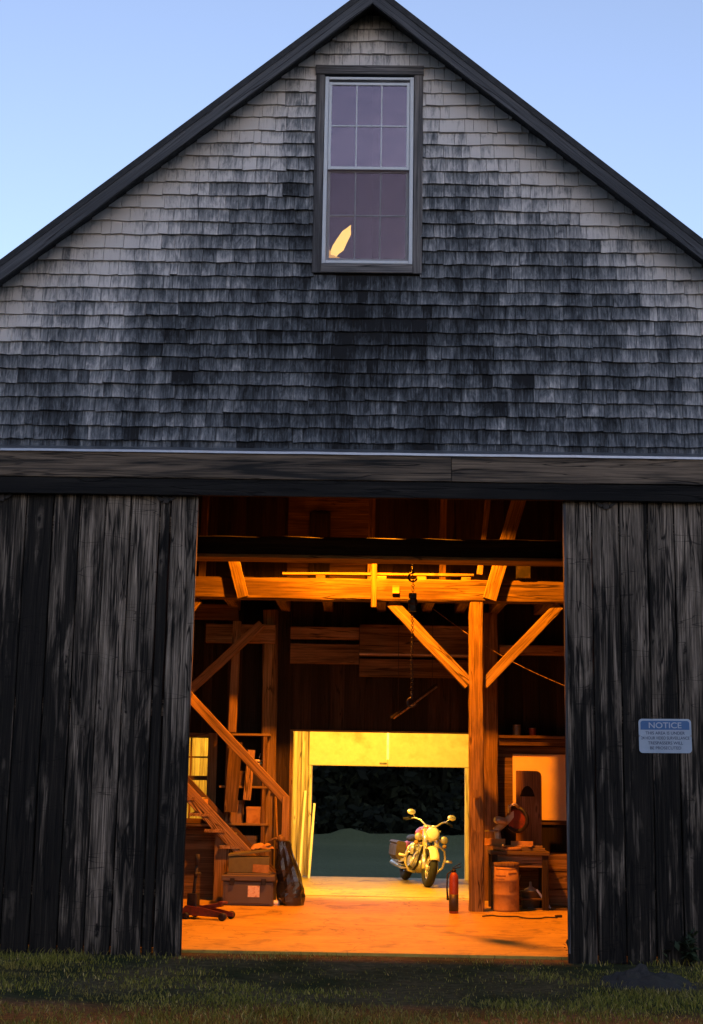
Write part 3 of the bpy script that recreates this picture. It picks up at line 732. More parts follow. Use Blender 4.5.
# ------------------------------------------------------------------ staircase
SYF, SYB = 18.95, 19.62
st = empty('staircase', (-1.1, SYF, 0), 0, 'wooden staircase with a bright diagonal handrail at the left', 'staircase')
def lp(mb, name, mat, th, bevel=0, parent=None):
    o = mb.build(name, mat, parent or th, None, bevel)
    if parent is None: o.location = -Vector(th.location)
    return o
a = at(286, 798, SYF); c_ = at(180, 686, SYF); dirr = (c_-a).normalized()
mb = MB(); mb.bar(a+Vector((-.0, 0, -.03)), a+dirr*2.6, .05, .13, (0, 1, 0), 8, .001, .008); lp(mb, 'handrail', M['stairwood'], st)
mb = MB(); mb.box(a.x-.045, a.x+.045, SYF-.05, SYF+.04, 0, a.z+.02, 'z', .006); lp(mb, 'newel', M['stairwood'], st)
sl = dirr.z/-dirr.x
for yy in (SYF+.02, SYB):
    mb = MB(); b0 = Vector((a.x-.06, yy, .15)); mb.bar(b0, b0+dirr*2.6, .045, .18, (0, 1, 0), 4, .001, .004); lp(mb, 'stringer', M['brownboard'], st)
for k in range(1, 9):
    zz = .205*k; xx = a.x-.02-(zz-.03)/sl
    mb = MB(); mb.box(xx-.25, xx+.03, SYF-.015, SYB+.02, zz-.0+.06, zz+.10, 'y', .006); lp(mb, 'tread', M['brownboard'], st)
# boarded front under the stairs
p0, p1 = at(212, 900, 18.9), at(229, 900, 18.9)
mb = MB(); mb.bar(((p0.x+p1.x)/2, SYF+.06, 0), ((p0.x+p1.x)/2, SYF+.06, .95), p1.x-p0.x, .02, (1, 0, 0), 1, 0, .002); lp(mb, 'side_panel', M['brownboard'], st)
mb = MB(); mb.box(-3.4, p0.x-.02, SYF+.25, SYF+.27, 0, .95, 'x'); mb.box(-3.4, p0.x+.02, SYF+.03, SYF+.27, .955, .985, 'x'); lp(mb, 'back_panel', M['darktimber'], st)

# ------------------------------------------------------------------ clutter at the left
p = atz(248, 906); W = 1.0*(atz(275, 906).x-atz(222, 905).x)
tb = empty('storage_trunk', (p.x, p.y+.22, 0), R(-2), 'dark storage trunk with a paper label on its front, on the floor', 'trunk')
h = .40
mb = MB(); mb.box(-W/2+.02, W/2-.02, -.21, .21, 0, h-.1, 'x', .012); mb.box(-W/2+.05, W/2-.05, -.222, -.2, .03, h-.14, 'x', .004); mb.build('body', M['tote'], tb)
mb = MB(); mb.box(-W/2, W/2, -.235, .235, h-.095, h-.02, 'x', .012); mb.box(-W/2+.06, W/2-.06, -.19, .19, h-.025, h+.0, 'x', .008); mb.build('lid', M['tote'], tb)
mb = MB(); mb.box(.0, .15, -.2265, -.2235, .11, .25, 'x'); mb.build('paper_label', M['sticker'], tb)
for xx in (-.2, .2): mb = MB(); mb.box(xx-.03, xx+.03, -.247, -.225, h-.14, h-.06, 'z', .004); mb.build('latch', M['black'], tb)
q0, q1 = at(229, 874, p.y+.2), at(269, 874, p.y+.2)
ob = empty('olive_box', ((q0.x+q1.x)/2, p.y+.2, h+.002), R(3), 'olive green lidded box lying on top of the dark trunk', 'box')
mb = MB(); w = (q1.x-q0.x)/2; mb.box(-w, w, -.14, .14, 0, .2, 'x', .006); mb.build('body', M['olive'], ob)
mb = MB(); mb.bar((-w-.01, 0, .215), (w+.01, 0, .285), .30, .03, (0, 1, 0), 1, 0, .004); mb.build('lid', M['olive'], ob)
mb = MB(); mb.bar((.05, -.144, .06), (w, -.144, .05), .008, .10, (0, 1, 0)); mb.build('torn_flap', M['fibre'], ob)

# black plastic wrapped bag leaning
bp = atz(291, 906)
bag = empty('wrapped_bag', (bp.x, bp.y+.12, 0), 0, 'tall bundle wrapped in glossy black plastic leaning beside the trunk', 'bag')
def bagfn(): pass
V = []; F = []; n = 22; m = 16; hh = .80
for i in range(m+1):
    t = i/m; rr = .175*(1-.62*t)*(.72+.28*math.sin(min(1, t*5)*math.pi/2)) + .02
    cx = -.16*t**1.1 + .02; zc = hh*t
    for j in range(n):
        u = 2*math.pi*j/n
        q = 1 + .22*mnoise.noise((math.cos(u)*1.6, math.sin(u)*1.6, t*4)) + .10*mnoise.noise((math.cos(u)*5, math.sin(u)*5, t*9))
        V.append((cx+rr*1.05*q*math.cos(u), rr*.85*q*math.sin(u), zc+.02*mnoise.noise((u, t*7, 3))))
for i in range(m):
    for j in range(n): F.append((i*n+j, i*n+(j+1) % n, (i+1)*n+(j+1) % n, (i+1)*n+j))
F.append(tuple(m*n+j for j in range(n))); F.append(tuple(range(n))[::-1])
mb = MB(); mb.add(V, F, smooth=False); mb.build('plastic_wrap', M['plasticblack'], bag)
mb = MB(); mb.lathe([(.04, 0), (.055, .03), (.05, .08), (.02, .11)], (-.15, 0, hh-.03), (-.1, 0, 1), 12); mb.tube([(-.15, 0, hh+.02), (-.24, -.02, hh+.03), (-.32, -.03, hh-.02)], [.022, .018, .012]); mb.build('protruding_handle', M['stairwood'], bag)
mb = MB(); mb.lathe([(.05, 0), (.05, .05), (.03, .06)], (-.2, -.05, 0), (0, 0, 1), 10); mb.build('foot', M['pvc'], bag)

# floor jack
jp = atz(208, 919)
jk = empty('floor_jack', (jp.x, jp.y, 0), R(-16), 'dark red trolley jack with upright handle on the concrete near the left door', 'jack')
mb = MB()
for sy in (-.1, .1): mb.prism([(-.27, .045), (.27, .03), (.27, .075), (-.02, .13), (-.24, .15), (-.28, .11)], (0, sy+.012, 0), (1, 0, 0), (0, 0, 1), .022)
mb.box(-.25, -.1, -.095, .095, .05, .12, 'x', .004); mb.build('chassis', M['jackred'], jk)
for (x, y, r) in ((.23, .135, .045), (.23, -.135, .045), (-.22, .14, .038), (-.22, -.14, .038)):
    mb = MB(); mb.lathe([(r*.4, -.022), (r, -.02), (r, .02), (r*.4, .022)], (x, y, r), (0, 1, 0), 14); mb.build('wheel', M['black'], jk)
mb = MB(); mb.bar((-.14, 0, .11), (.17, 0, .17), .07, .05, (0, 1, 0), 1, 0, .006); mb.lathe([(.05, 0), (.055, .02), (.03, .025)], (.18, 0, .18), (0, 0, 1), 12); mb.build('lift_arm', M['jackred'], jk)
mb = MB(); mb.tube([(-.2, 0, .10), (-.18, 0, .4), (-.16, 0, .60)], .02); mb.tube([(-.16, 0, .60), (-.155, 0, .72)], .028); mb.tube([(-.155, -.06, .5), (-.155, .08, .5)], .018); mb.build('handle', M['rubber'], jk)
mb = MB(); mb.box(-.25, -.13, -.06, .06, .12, .28, 'z', .012); mb.build('pump', M['black'], jk)
# red can behind it
rp = atz(189, 897)
rc = empty('fuel_can', (rp.x-.06, rp.y+.15, 0), R(12), 'red fuel can standing behind the jack under the stairs', 'fuel can')
mb = MB(); mb.box(-.15, .15, -.09, .09, 0, .27, 'z', .03); mb.build('body', M['redpaint'], rc)
mb = MB(); mb.tube([(-.1, 0, .26), (-.08, 0, .33), (.06, 0, .33), (.08, 0, .26)], .014); mb.build('handle', M['redpaint'], rc)
mb = MB(); mb.tube([(.11, 0, .26), (.13, 0, .31), (.2, 0, .37)], [.022, .018, .012]); mb.build('spout', M['pvc'], rc)

# boards and tools crowding the wall behind the rail
def lean(px0, px1, py0, py1, Y, mat, name, label, cat, th=.03, tilt=.04, group=None):
    A, B = at(px0, py1, Y), at(px1, py0, Y)
    e = empty(name, ((A.x+B.x)/2, Y, A.z), 0, label, cat, group)
    mb = MB(); mb.bar((0, 0, 0), (tilt, .05, B.z-A.z), B.x-A.x, th, (1, 0, 0), 6, .001, .004); mb.build('board', M[mat], e)
    return e
shY = 19.74
sh = empty('tool_shelf', (-2.0, shY, 0), 0, 'wooden tool shelf unit against the dark partition behind the stairs', 'shelf')
for xx in (-1.98, -1.47): mb = MB(); mb.box(xx-.025, xx+.025, shY-.16, shY+.16, 0, 2.2, 'z', .004); lp(mb, 'upright', M['brownboard'], sh)
for zz in (.5, .95, 1.45, 2.16): mb = MB(); mb.box(-2.08, -1.4, shY-.17, shY+.17, zz, zz+.03, 'x', .004); lp(mb, 'shelf_board', M['timber'], sh)
def crate(x, z, w, h_, mat, label, cat='box', group=None, name='box'):
    e = empty(name, (x, shY-.02, z), R(random.uniform(-8, 8)), label, cat, group)
    mb = MB(); mb.box(-w/2, w/2, -.11, .11, 0, h_*.82, 'z', .008); mb.build('body', M[mat], e)
    mb = MB(); mb.box(-w/2-.006, w/2+.006, -.116, .116, h_*.82+.002, h_, 'z', .006); mb.build('lid', M[mat], e)
crate(-1.85, .982, .18, .3, 'darktimber', 'tall dark tin on the middle shelf behind the handrail')
crate(-1.60, .982, .2, .22, 'fibre', 'brown carton on the middle shelf beside the tall dark tin')
crate(-1.80, 1.482, .25, .2, 'brownboard', 'long brown box on the upper shelf under the post')
crate(-1.57, 1.482, .16, .28, 'black', 'black tin at the right end of the upper shelf')
crate(-1.7, .532, .3, .28, 'tote', 'grey tub on the lowest shelf behind the stair treads')
lean(224, 239, 742, 812, 19.45, 'darktimber', 'leaning_plank', 'brown plank leaning upright behind the handrail left of the wide post', 'plank')
lean(243, 252, 750, 800, 19.5, 'brownboard', 'leaning_plank', 'narrow board leaning upright close to the wide post', 'plank')
def tin(name, x, y, z, r, h_, mat, lab, cat):
    e = empty(name, (x, y, z), R(random.uniform(0, 90)), lab, cat)
    mb = MB(); mb.lathe([(r*.97, 0), (r, .006), (r, h_-.02), (r*.96, h_-.015)], n=18); mb.build('can_body', M[mat], e)
    mb = MB(); mb.lathe([(r*1.02, h_-.018), (r*1.04, h_-.008), (r*.9, h_), (r*.86, h_-.006)], n=18); mb.build('lid', M['steel'], e)
    mb = MB(); mb.tube([(-r, 0, h_-.04), (-r*.8, .05, h_*.55), (0, r*1.05, h_*.42), (r*.8, .05, h_*.55), (r, 0, h_-.04)], .003, 5); mb.build('bail', M['steel'], e)
def tread_at(k): zz = .205*k; return a.x-.02-(zz-.03)/sl-.12, zz+.10+.002
for k, r_, h_, mt, lab in ((3, .075, .16, 'tealpaint', 'grey paint tin standing on a lower stair tread'), (5, .09, .20, 'fibre', 'brown paint tin standing on a middle stair tread'), (6, .06, .13, 'pvc', 'small pale tin standing high on the stair')):
    xx, zz = tread_at(k); tin('paint_tin', xx, SYF+.2, zz, r_, h_, mt, lab, 'tin')
for x_, y_, r_, h_, mt, lab in ((2.02, PY-.13, .06, .15, 'tealpaint', 'grey tin at the left end of the high ledge above the pale wall sheet'), (2.24, PY-.12, .05, .11, 'redpaint', 'small red tin on the high ledge above the pale wall sheet')):
    tin('paint_tin', x_, y_, 2.232, r_, h_, mt, lab, 'tin')
# shovel leaning on the wide post
sv = empty('shovel', (-1.24, PY-.42, 0), R(8), 'long handled shovel leaning on the wide left post', 'shovel')
mb = MB(); mb.tube([(0, 0, .30), (-.06, .14, 1.45)], .014); mb.tube([(-.10, .145, 1.45), (-.02, .145, 1.45)], .016); mb.build('handle', M['stairwood'], sv)
mb = MB(); mb.prism([(0, 0), (.10, .10), (.105, .28), (.03, .33), (-.03, .33), (-.105, .28), (-.10, .10)], (0, .01, .0), (1, 0, 0), (0, 0, 1), .012); mb.build('blade', M['steel'], sv)
# folded canvas on the trunk pile
cv = empty('folded_canvas', (-1.40, 18.70, h+.30), R(6), 'crumpled pale canvas lying on the lid of the olive box', 'cloth')
V = []; F = []; n_ = 18
for i in range(n_+1):
    for j in range(n_+1):
        u, v_ = i/n_-.5, j/n_-.5; e_ = max(abs(u), abs(v_))*2
        V.append((u*.30, v_*.20, .05*(1-e_**4)+.035*mnoise.noise((u*6, v_*6, 2))))
for i in range(n_):
    for j in range(n_): F.append((i*(n_+1)+j, (i+1)*(n_+1)+j, (i+1)*(n_+1)+j+1, i*(n_+1)+j+1))
mb = MB(); mb.add(V, F, smooth=True); mb.build('cloth', M['fibre'], cv)
# banded bundle hanging on the post
p = at(258, 755, PY-.26)
bd = empty('hanging_rope', (p.x+.02, PY-.27, p.z-.40), 0, 'pale rope wound in bands hanging beside the wide left post', 'rope')
mb = MB()
for k in range(7): mb.torus((0, 0, .05+.045*k), (0.1, 0, 1), .045, .017, 14, 6)
mb.tube([(0, .02, .36), (.01, .06, .42)], .008); mb.build('coil', M['pvc'], bd)
# pale sticks leaning by the rear door
for i, (xa, za, xb, lab) in enumerate(((297, 872, 303, 'long pale stick leaning on the rear door jamb, the left of two'), (303, 870, 307, 'long pale stick leaning on the rear door jamb, nearest the dark field'))):
    A = atz(xa, 884); e = empty('pale_stick', (A.x-.02+.06*i, RY-.25, 0), 0, lab, 'stick')
    mb = MB(); mb.bar((0, 0, 0), (.06, .14, 1.38-.2*i), .035, .02, (1, 0, 0), 4, .002, .004); mb.build('stick', M['pvc'], e)
# dark stones and block piled left of rear door (base of newel)
# ------------------------------------------------------------------ fire extinguisher
ep = atz(454, 914)
fe = empty('fire_extinguisher', (ep.x, ep.y+.07, 0), 0, 'red fire extinguisher standing on the floor by the timber post', 'extinguisher')
mb = MB(); mb.lathe([(.048, 0), (.056, .01), (.058, .03), (.058, .42), (.052, .45), (.035, .48), (.022, .495)], n=24); mb.build('cylinder', M['redpaint'], fe)
mb = MB(); mb.lathe([(.0592, .03), (.0592, .23)], n=24); mb.build('label_band', M['leather'], fe)
mb = MB(); mb.lathe([(.025, .488), (.028, .52), (.015, .53)], n=12); mb.bar((-.02, 0, .53), (.09, 0, .56), .02, .012, (0, 1, 0)); mb.bar((-.02, 0, .545), (.085, 0, .60), .02, .008, (0, 1, 0)); mb.build('valve', M['black'], fe)
mb = MB(); mb.tube([(-.02, 0, .51), (-.08, -.02, .47), (-.085, -.03, .3), (-.075, -.04, .16)], [.010, .010, .011, .016]); mb.build('hose', M['rubber'], fe)

# ------------------------------------------------------------------ work corner at the right
bY = 18.75
t0, t1 = at(489, 850, bY), at(547, 850, bY)
wb = empty('workbench', ((t0.x+t1.x)/2, bY, 0), 0, 'low wooden workbench carrying a mitre saw beside the timber post', 'workbench')
w = (t1.x-t0.x)/2; tz = t0.z
mb = MB(); mb.box(-w, w, -.26, .26, tz-.045, tz, 'x', .005); mb.build('bench_top', M['timber'], wb)
for (xx, yy) in ((-w+.05, -.2), (w-.05, -.2), (-w+.05, .2), (w-.05, .2)):
    mb = MB(); mb.box(xx-.04, xx+.04, yy-.04, yy+.04, 0, tz-.047, 'z', .005); mb.build('leg', M['darkboard'], wb)
mb = MB(); mb.box(-w+.09, w-.09, -.215, -.19, tz-.2, tz-.05, 'x', .004); mb.build('rail', M['darktimber'], wb)
mb = MB(); mb.box(-w+.09, w-.09, -.18, .22, .12, .14, 'x', .003); mb.build('lower_shelf', M['darktimber'], wb)
# mitre saw
sp_ = at(508, 846, bY-.05)
ms = empty('mitre_saw', (sp_.x, bY-.05, tz+.002), R(-14), 'metal mitre saw with round blade guard standing on the workbench', 'saw')
ms.scale = (1.25, 1.25, 1.2)
mb = MB(); mb.lathe([(.15, 0), (.16, .012), (.15, .04), (.05, .045)], n=24); mb.box(-.25, .25, -.03, .03, .042, .055, 'x', .004); mb.box(-.26, -.03, .0, .02, .05, .12, 'x', .003); mb.box(.03, .26, .0, .02, .05, .10, 'x', .003); mb.build('base', M['fibre'], ms)
mb = MB(); mb.bar((-.10, .06, .04), (-.13, .06, .24), .06, .06, (0, 1, 0), 1, 0, .01); mb.bar((-.14, .06, .20), (.10, .02, .42), .05, .07, (0, 1, 0), 1, 0, .01); mb.build('arm', M['cast'], ms)
mb = MB(); mb.torus((.09, 0, .33), (.35, 1, .1), .125, .022, 24, 8, (-.6, 3.9)); mb.build('blade_guard', M['black'], ms)
mb = MB(); mb.lathe([(.01, -.004), (.118, -.002), (.118, .002), (.01, .004)], (.09, 0, .33), (.35, 1, .1), 30, False); mb.build('blade', M['jackred'], ms)
mb = MB(); mb.lathe([(.03, 0), (.042, .01), (.042, .10), (.03, .13)], (-.02, -.02, .30), (-.75, -.6, .2), 18); mb.build('motor', M['cast'], ms)
mb = MB(); mb.tube([(.02, -.03, .40), (.03, -.08, .47), (.08, -.08, .50), (.12, -.03, .45)], .016); mb.build('handle', M['cast'], ms)
mb = MB(); mb.tube([(-.02, -.14, .05), (-.02, -.22, .06)], .016); mb.build('lock_knob', M['steel'], ms)
mb = MB(); mb.tube([(-.24, -.03, .2), (-.1, -.02, .2)], .008); mb.build('rail', M['steel'], ms)
# offcuts
for i, (pa, pb, hz, lab) in enumerate(((519, 529, .045, 'short timber offcut on the workbench nearest the saw'), (531, 544, .035, 'timber offcut at the right end of the workbench top'))):
    A, B = at(pa, 846, bY), at(pb, 846, bY)
    e = empty('offcut', ((A.x+B.x)/2, bY-.08, tz+.002), R(8-14*i), lab, 'offcut'); mb = MB(); mb.box(-(B.x-A.x)/2, (B.x-A.x)/2, -.07, .07, 0, hz, 'x', .004)
    mb.box(-(B.x-A.x)/2+.02, (B.x-A.x)/2-.03, -.03, .05, hz+.001, hz+.03, 'x', .003); mb.build('block', M['timber'], e)
# fibre drum in front of the bench
d0, d1 = atz(494, 912), atz(520, 912)
dr_ = empty('fibre_drum', ((d0.x+d1.x)/2, d0.y+.17, 0), 0, 'round brown fibre drum with printed marks under the saw', 'drum')
rd = (d1.x-d0.x)/2*1.02; hd = at(507, 863, d0.y).z
mb = MB(); mb.lathe([(rd*.96, 0), (rd, .01), (rd, .03), (rd*.985, .035), (rd*.985, hd*.33), (rd*1.01, hd*.345), (rd*.985, hd*.36), (rd*.985, hd*.62), (rd*1.01, hd*.635), (rd*.985, hd*.65), (rd*.985, hd-.05)], n=36); mb.build('drum_wall', M['fibre'], dr_)
mb = MB(); mb.lathe([(rd, hd-.048), (rd*1.01, hd-.04), (rd*1.01, hd-.005), (rd*.9, hd)], n=36); mb.build('lid', M['brownboard'], dr_)
mb = MB()
def curved(mb, a0, a1, z0, z1, r, n=8):
    V = []; 
    for i in range(n+1):
        t = a0+(a1-a0)*i/n
        V += [(r*math.sin(t), -r*math.cos(t), z0), (r*math.sin(t), -r*math.cos(t), z1)]
    mb.add(V, [(2*i, 2*i+2, 2*i+3, 2*i+1) for i in range(n)])
rr = rd*.985+.002
for k, (a0, a1, z0, z1) in enumerate(((-.95, -.1, .36, .372), (-.95, -.2, .33, .338), (-.9, -.15, .30, .308), (.15, .8, .20, .31), (-.9, .85, .43, .437), (.1, .85, .38, .40))): curved(mb, a0, a1, hd*z0/.5, hd*z1/.5, rr)
mb.build('print', M['ink'], dr_)
# tall plywood sheet with dark cut out
A, B = at(516, 845, 19.35), at(541, 771, 19.35)
pw = empty('plywood_panel', ((A.x+B.x)/2, 19.3, A.z-.1), 0, 'tall brown plywood panel with a dark half round cut out standing behind the saw', 'panel')
w = (B.x-A.x)/2; hh = B.z-A.z+.1; rc_ = .07
poly = [(-w, 0), (w, 0)] + [(w-rc_+rc_*math.sin(t), hh-rc_+rc_*math.cos(t)) for t in (math.pi/2, 1.05, .52, 0)] + [(-w, hh)]
mb = MB(); mb.prism(poly, (0, .03, 0), (1, 0, 0), (0, .0, 1), .03); mb.build('sheet', M['ply'], pw)
mb = MB(); mb.prism([(-.10, 0)]+[(-.10+.2*t, .14*math.sin(math.pi*t)**.6) for t in [i/8 for i in range(1, 8)]]+[(.10, 0)], (-.02, -.001, hh-.34), (1, 0, 0), (0, 0, 1), .003); mb.build('cut_out', M['hole'], pw)
# stand the panel on a crate
cr = empty('wooden_crate', ((A.x+B.x)/2+.25, 19.35, 0), 0, 'dark wooden crate under the plywood panel against the wall', 'crate')
ch_ = A.z-.104
mb = MB()
for k in range(3):
    z0 = ch_*(k/3)+.01; mb.box(-.55, .75, -.25, -.23, z0, ch_*(k+1)/3-.006, 'x', .003); mb.box(-.55, .75, .23, .25, z0, ch_*(k+1)/3-.006, 'x', .003)
mb.box(-.55, .75, -.228, .228, ch_-.03, ch_, 'x', .003); mb.build('slats', M['darktimber'], cr)
for xx in (-.5, .7): mb = MB(); mb.box(xx-.04, xx+.04, -.272, -.252, 0, ch_, 'z', .003); mb.build('batten', M['darktimber'], cr)
# cord lying on the floor by the bench
cd0 = atz(520, 918); cdx = empty('extension_cord', (cd0.x, cd0.y, 0), 0, 'dark extension cord lying loosely on the floor in front of the workbench', 'cord')
pts = [(-.45+.9*t+.03*math.sin(t*19), .10*math.sin(t*7)+.05*math.sin(t*17), .012) for t in [i/40 for i in range(41)]]
mb = MB(); mb.tube(pts, .008, 6); mb.build('flex', M['rubber'], cdx)
mb = MB(); mb.bar((.44, .12, .016), (.52, .15, .016), .03, .028, (0, 1, 0), 1, 0, .005); mb.build('plug', M['leather'], cdx)
# brass funnel, wire, tilted leg
p = at(531, 886, 18.7)
fn_ = empty('oil_funnel', (p.x, 18.75, p.z-.06), 0, 'small brass coloured funnel under the workbench right of the drum', 'funnel')
mb = MB(); mb.lathe([(.085, 0), (.08, .015), (.02, .05), (.014, .11)], n=18); mb.build('cone', M['cast'], fn_)
bk = empty('paint_bucket', (p.x, 18.75, 0), 0, 'dark bucket under the workbench holding the brass funnel', 'bucket')
mb = MB(); hb = p.z-.065; mb.lathe([(.11, 0), (.13, hb), (.135, hb+.001), (.1, hb+.002)], n=20); mb.build('pail', M['tealpaint'], bk)
mb = MB(); mb.tube([(-.135, 0, hb-.02), (-.16, 0, hb+.1), (-.13, 0, hb+.2)], .006); mb.build('bail', M['steel'], bk)
p0, p1 = at(537, 890, 18.6), atz(549, 909)
pr = empty('steel_prop', (p1.x, 18.6, 0), 0, 'slanted steel bar leaning under the right end of the workbench', 'bar')
mb = MB(); mb.bar((0, 0, .02), (p0.x-p1.x, .05, p0.z), .05, .03, (0, 1, 0), 1, 0, .004); mb.build('bar', M['steel'], pr)
mb = MB(); mb.box(-.3, .22, -.02, .06, 0, .02, 'x', .003); mb.build('foot', M['timber'], pr)

# ------------------------------------------------------------------ hanging things
hY = 16.35
p0 = at(413, 548, hY); p1 = at(412, 712, hY)
hx = p0.x
ho = empty('chain_hoist', (hx, hY, p1.z), 0, 'thin dark chain with hook hanging in the middle of the doorway', 'hoist')
mb = MB(); top = 4.34-p1.z; zz = .22
ln = 0
while zz < top:
    ax = (1, 0, 0) if ln % 2 else (0, 1, 0); mb.torus((.004*math.sin(ln*.3), 0, zz), ax, .016, .0045, 8, 4); zz += .026; ln += 1
mb.build('chain', M['black'], ho)
z1 = at(413, 602, hY).z-p1.z
mb = MB(); mb.lathe([(.02, -.06), (.055, -.045), (.06, 0), (.055, .045), (.02, .06)], (0, 0, z1), (0, 1, 0), 16); mb.box(-.045, .045, -.05, .05, z1-.11, z1+.1, 'z', .015); mb.build('hoist_block', M['black'], ho)
z2 = at(412, 573, hY).z-p1.z
for zc in (z2, .16):
    mb = MB(); mb.torus((0, 0, zc-.05), (0, 1, 0), .05, .012, 16, 8, (math.pi*.6, math.pi*2.1)); mb.tube([(0, 0, zc+.06), (0, 0, zc-.0)], .013); mb.build('hook', M['black'], ho)
mb = MB(); mb.bar((0, 0, top-.01), (0, -.28, top+.02), .03, .012, (1, 0, 0)); mb.build('bracket', M['black'], ho)
# unlit tube light hung at a slant
A, B = at(391, 718, 19.5), at(437, 684, 19.5)
tl = empty('tube_light', tuple(A), 0, 'unlit tube light hanging at a slant above the rear doorway', 'light')
d = B-A; mb = MB(); mb.bar((0, 0, 0), d, .09, .035, (0, 1, 0), 1, 0, .004); mb.build('housing', M['darkboard'], tl)
nn = Vector((d.z, 0, -d.x)).normalized()
for k in (-.025, .025): mb = MB(); o_ = nn*.028+Vector((0, k, 0)); mb.tube([d*.03+o_, d*.97+o_], .013); mb.build('tube', M['brownboard'], tl)
for q_ in (.15, .9): mb = MB(); mb.tube([d*q_, Vector((d.x*q_, .02, 4.1-A.z))], .004); mb.build('suspension_wire', M['black'], tl)
# slack cable
A, B = at(432, 608, 18.7), at(575, 690, 17.9)
cb = empty('slack_cable', tuple(A), 0, 'thin slack cable running down to the right behind the braced post', 'cable')
mb = MB(); mb.tube([(B-A)*t - Vector((0, 0, .10*math.sin(math.pi*t))) for t in [i/12 for i in range(13)]], .004, 6); mb.build('wire', M['darktimber'], cb)
# dark junction box on the tie beam
p = at(523, 566, AY)
jb = empty('flood_lamp', (p.x, AY-.02, 4.178), 0, 'small dark unlit box lamp sitting on the tie beam at right', 'lamp')
mb = MB(); mb.box(-.09, .09, -.04, .1, .02, .21, 'x', .01); mb.build('housing', M['black'], jb)
mb = MB(); mb.box(-.02, .02, 0, .06, 0, .02); mb.build('bracket', M['black'], jb)

# ------------------------------------------------------------------ lamps that light the place
def pendant(name, loc, top, label, ecol, est):
    e = empty(name, loc, 0, label, 'lamp')
    mb = MB(); mb.lathe([(.30, .0), (.27, .06), (.12, .15), (.06, .20), (.05, .28)], n=28); 
    o = mb.build('lamp_shade', M['lampshade'], e)
    me = o.data; bm = bmesh.new(); bm.from_mesh(me)
    bmesh.ops.delete(bm, geom=[f for f in bm.faces if len(f.verts) > 6 and min(v_.co.z for v_ in f.verts) < .001], context='FACES'); bm.to_mesh(me); bm.free()
    mb = MB(); mb.lathe([(.02, .0), (.05, .03), (.055, .06), (.035, .11), (.02, .16)], n=14); mb.build('bulb', emis(name+' glow', ecol, est), e)
    mb = MB(); mb.tube([(0, 0, .28), (0, 0, top-loc[2])], .008, 6); mb.build('cord', M['black'], e)
    return e
L1 = (.05, 16.92, 5.32)
lamp1 = pendant('pendant_lamp', L1, 6.15, 'sodium orange pendant lamp high behind the header', (1, .35, .04), 6)
L2 = (.15, PY+.22, 2.62)
fl_ = empty('flood_lamp', L2, 0, 'yellow flood lamp fixed above the inner side of the rear doorway', 'lamp')
mb = MB(); mb.bar((0, -.07, .05), (0, .06, -.03), .26, .18, (1, 0, 0), 1, 0, .01); mb.build('housing', M['lampshade'], fl_)
mb = MB(); mb.bar((0, .062, -.032), (0, .068, -.036), .22, .14, (1, 0, 0)); mb.build('lens', emis('flood lamp glow', (1, .6, .12), 6), fl_)
mb = MB(); mb.bar((0, -.155, .05), (0, -.07, .05), .03, .05, (1, 0, 0)); mb.build('bracket', M['black'], fl_)
added_flood = empty('flood_lamp', (-2.75, PY+.22, 2.62), 0, 'added unseen yellow flood lamp that brightens the inner window behind the stairs', 'lamp')  # unseen lamp added to brighten the inner window
mb = MB(); mb.bar((0, -.07, .05), (0, .06, -.03), .26, .18, (1, 0, 0), 1, 0, .01); mb.build('housing', M['lampshade'], added_flood)
mb = MB(); mb.bar((0, .062, -.032), (0, .068, -.036), .22, .14, (1, 0, 0)); mb.build('lens', emis('added flood lamp glow', (1, .6, .12), 6), added_flood)
mb = MB(); mb.bar((0, -.155, .05), (0, -.07, .05), .03, .05, (1, 0, 0)); mb.build('bracket', M['black'], added_flood)
def light(name, typ, loc, col, power, radius, **kw):
    l = bpy.data.lights.new(name, typ); l.color = col; l.energy = power; l.shadow_soft_size = radius
    for k, v_ in kw.items(): setattr(l, k, v_)
    o = bpy.data.objects.new(name, l); COL.objects.link(o); o.location = loc; return o
sl1 = light('sodium_light', 'SPOT', (L1[0], L1[1], L1[2]-.08), (1, .24, .004), 1900, .07, spot_size=R(155), spot_blend=.22)
sl1.rotation_euler = Vector((0, -math.sin(R(2)), math.cos(R(2)))).to_track_quat('Z', 'Y').to_euler()
yl = light('yellow_light', 'SPOT', (L2[0], L2[1]+.10, L2[2]-.05), (1, .535, .055), 470, .05, spot_size=R(150), spot_blend=.35)
yl.rotation_euler = Vector((0, -1, .80)).to_track_quat('Z', 'Y').to_euler()
added_window_light = light('yellow_light', 'SPOT', (-2.75, PY+.32, 2.57), (1, .535, .055), 330, .05, spot_size=R(150), spot_blend=.35)  # spot of the added lamp behind the inner window
added_window_light.rotation_euler = Vector((0, -1, .55)).to_track_quat('Z', 'Y').to_euler()
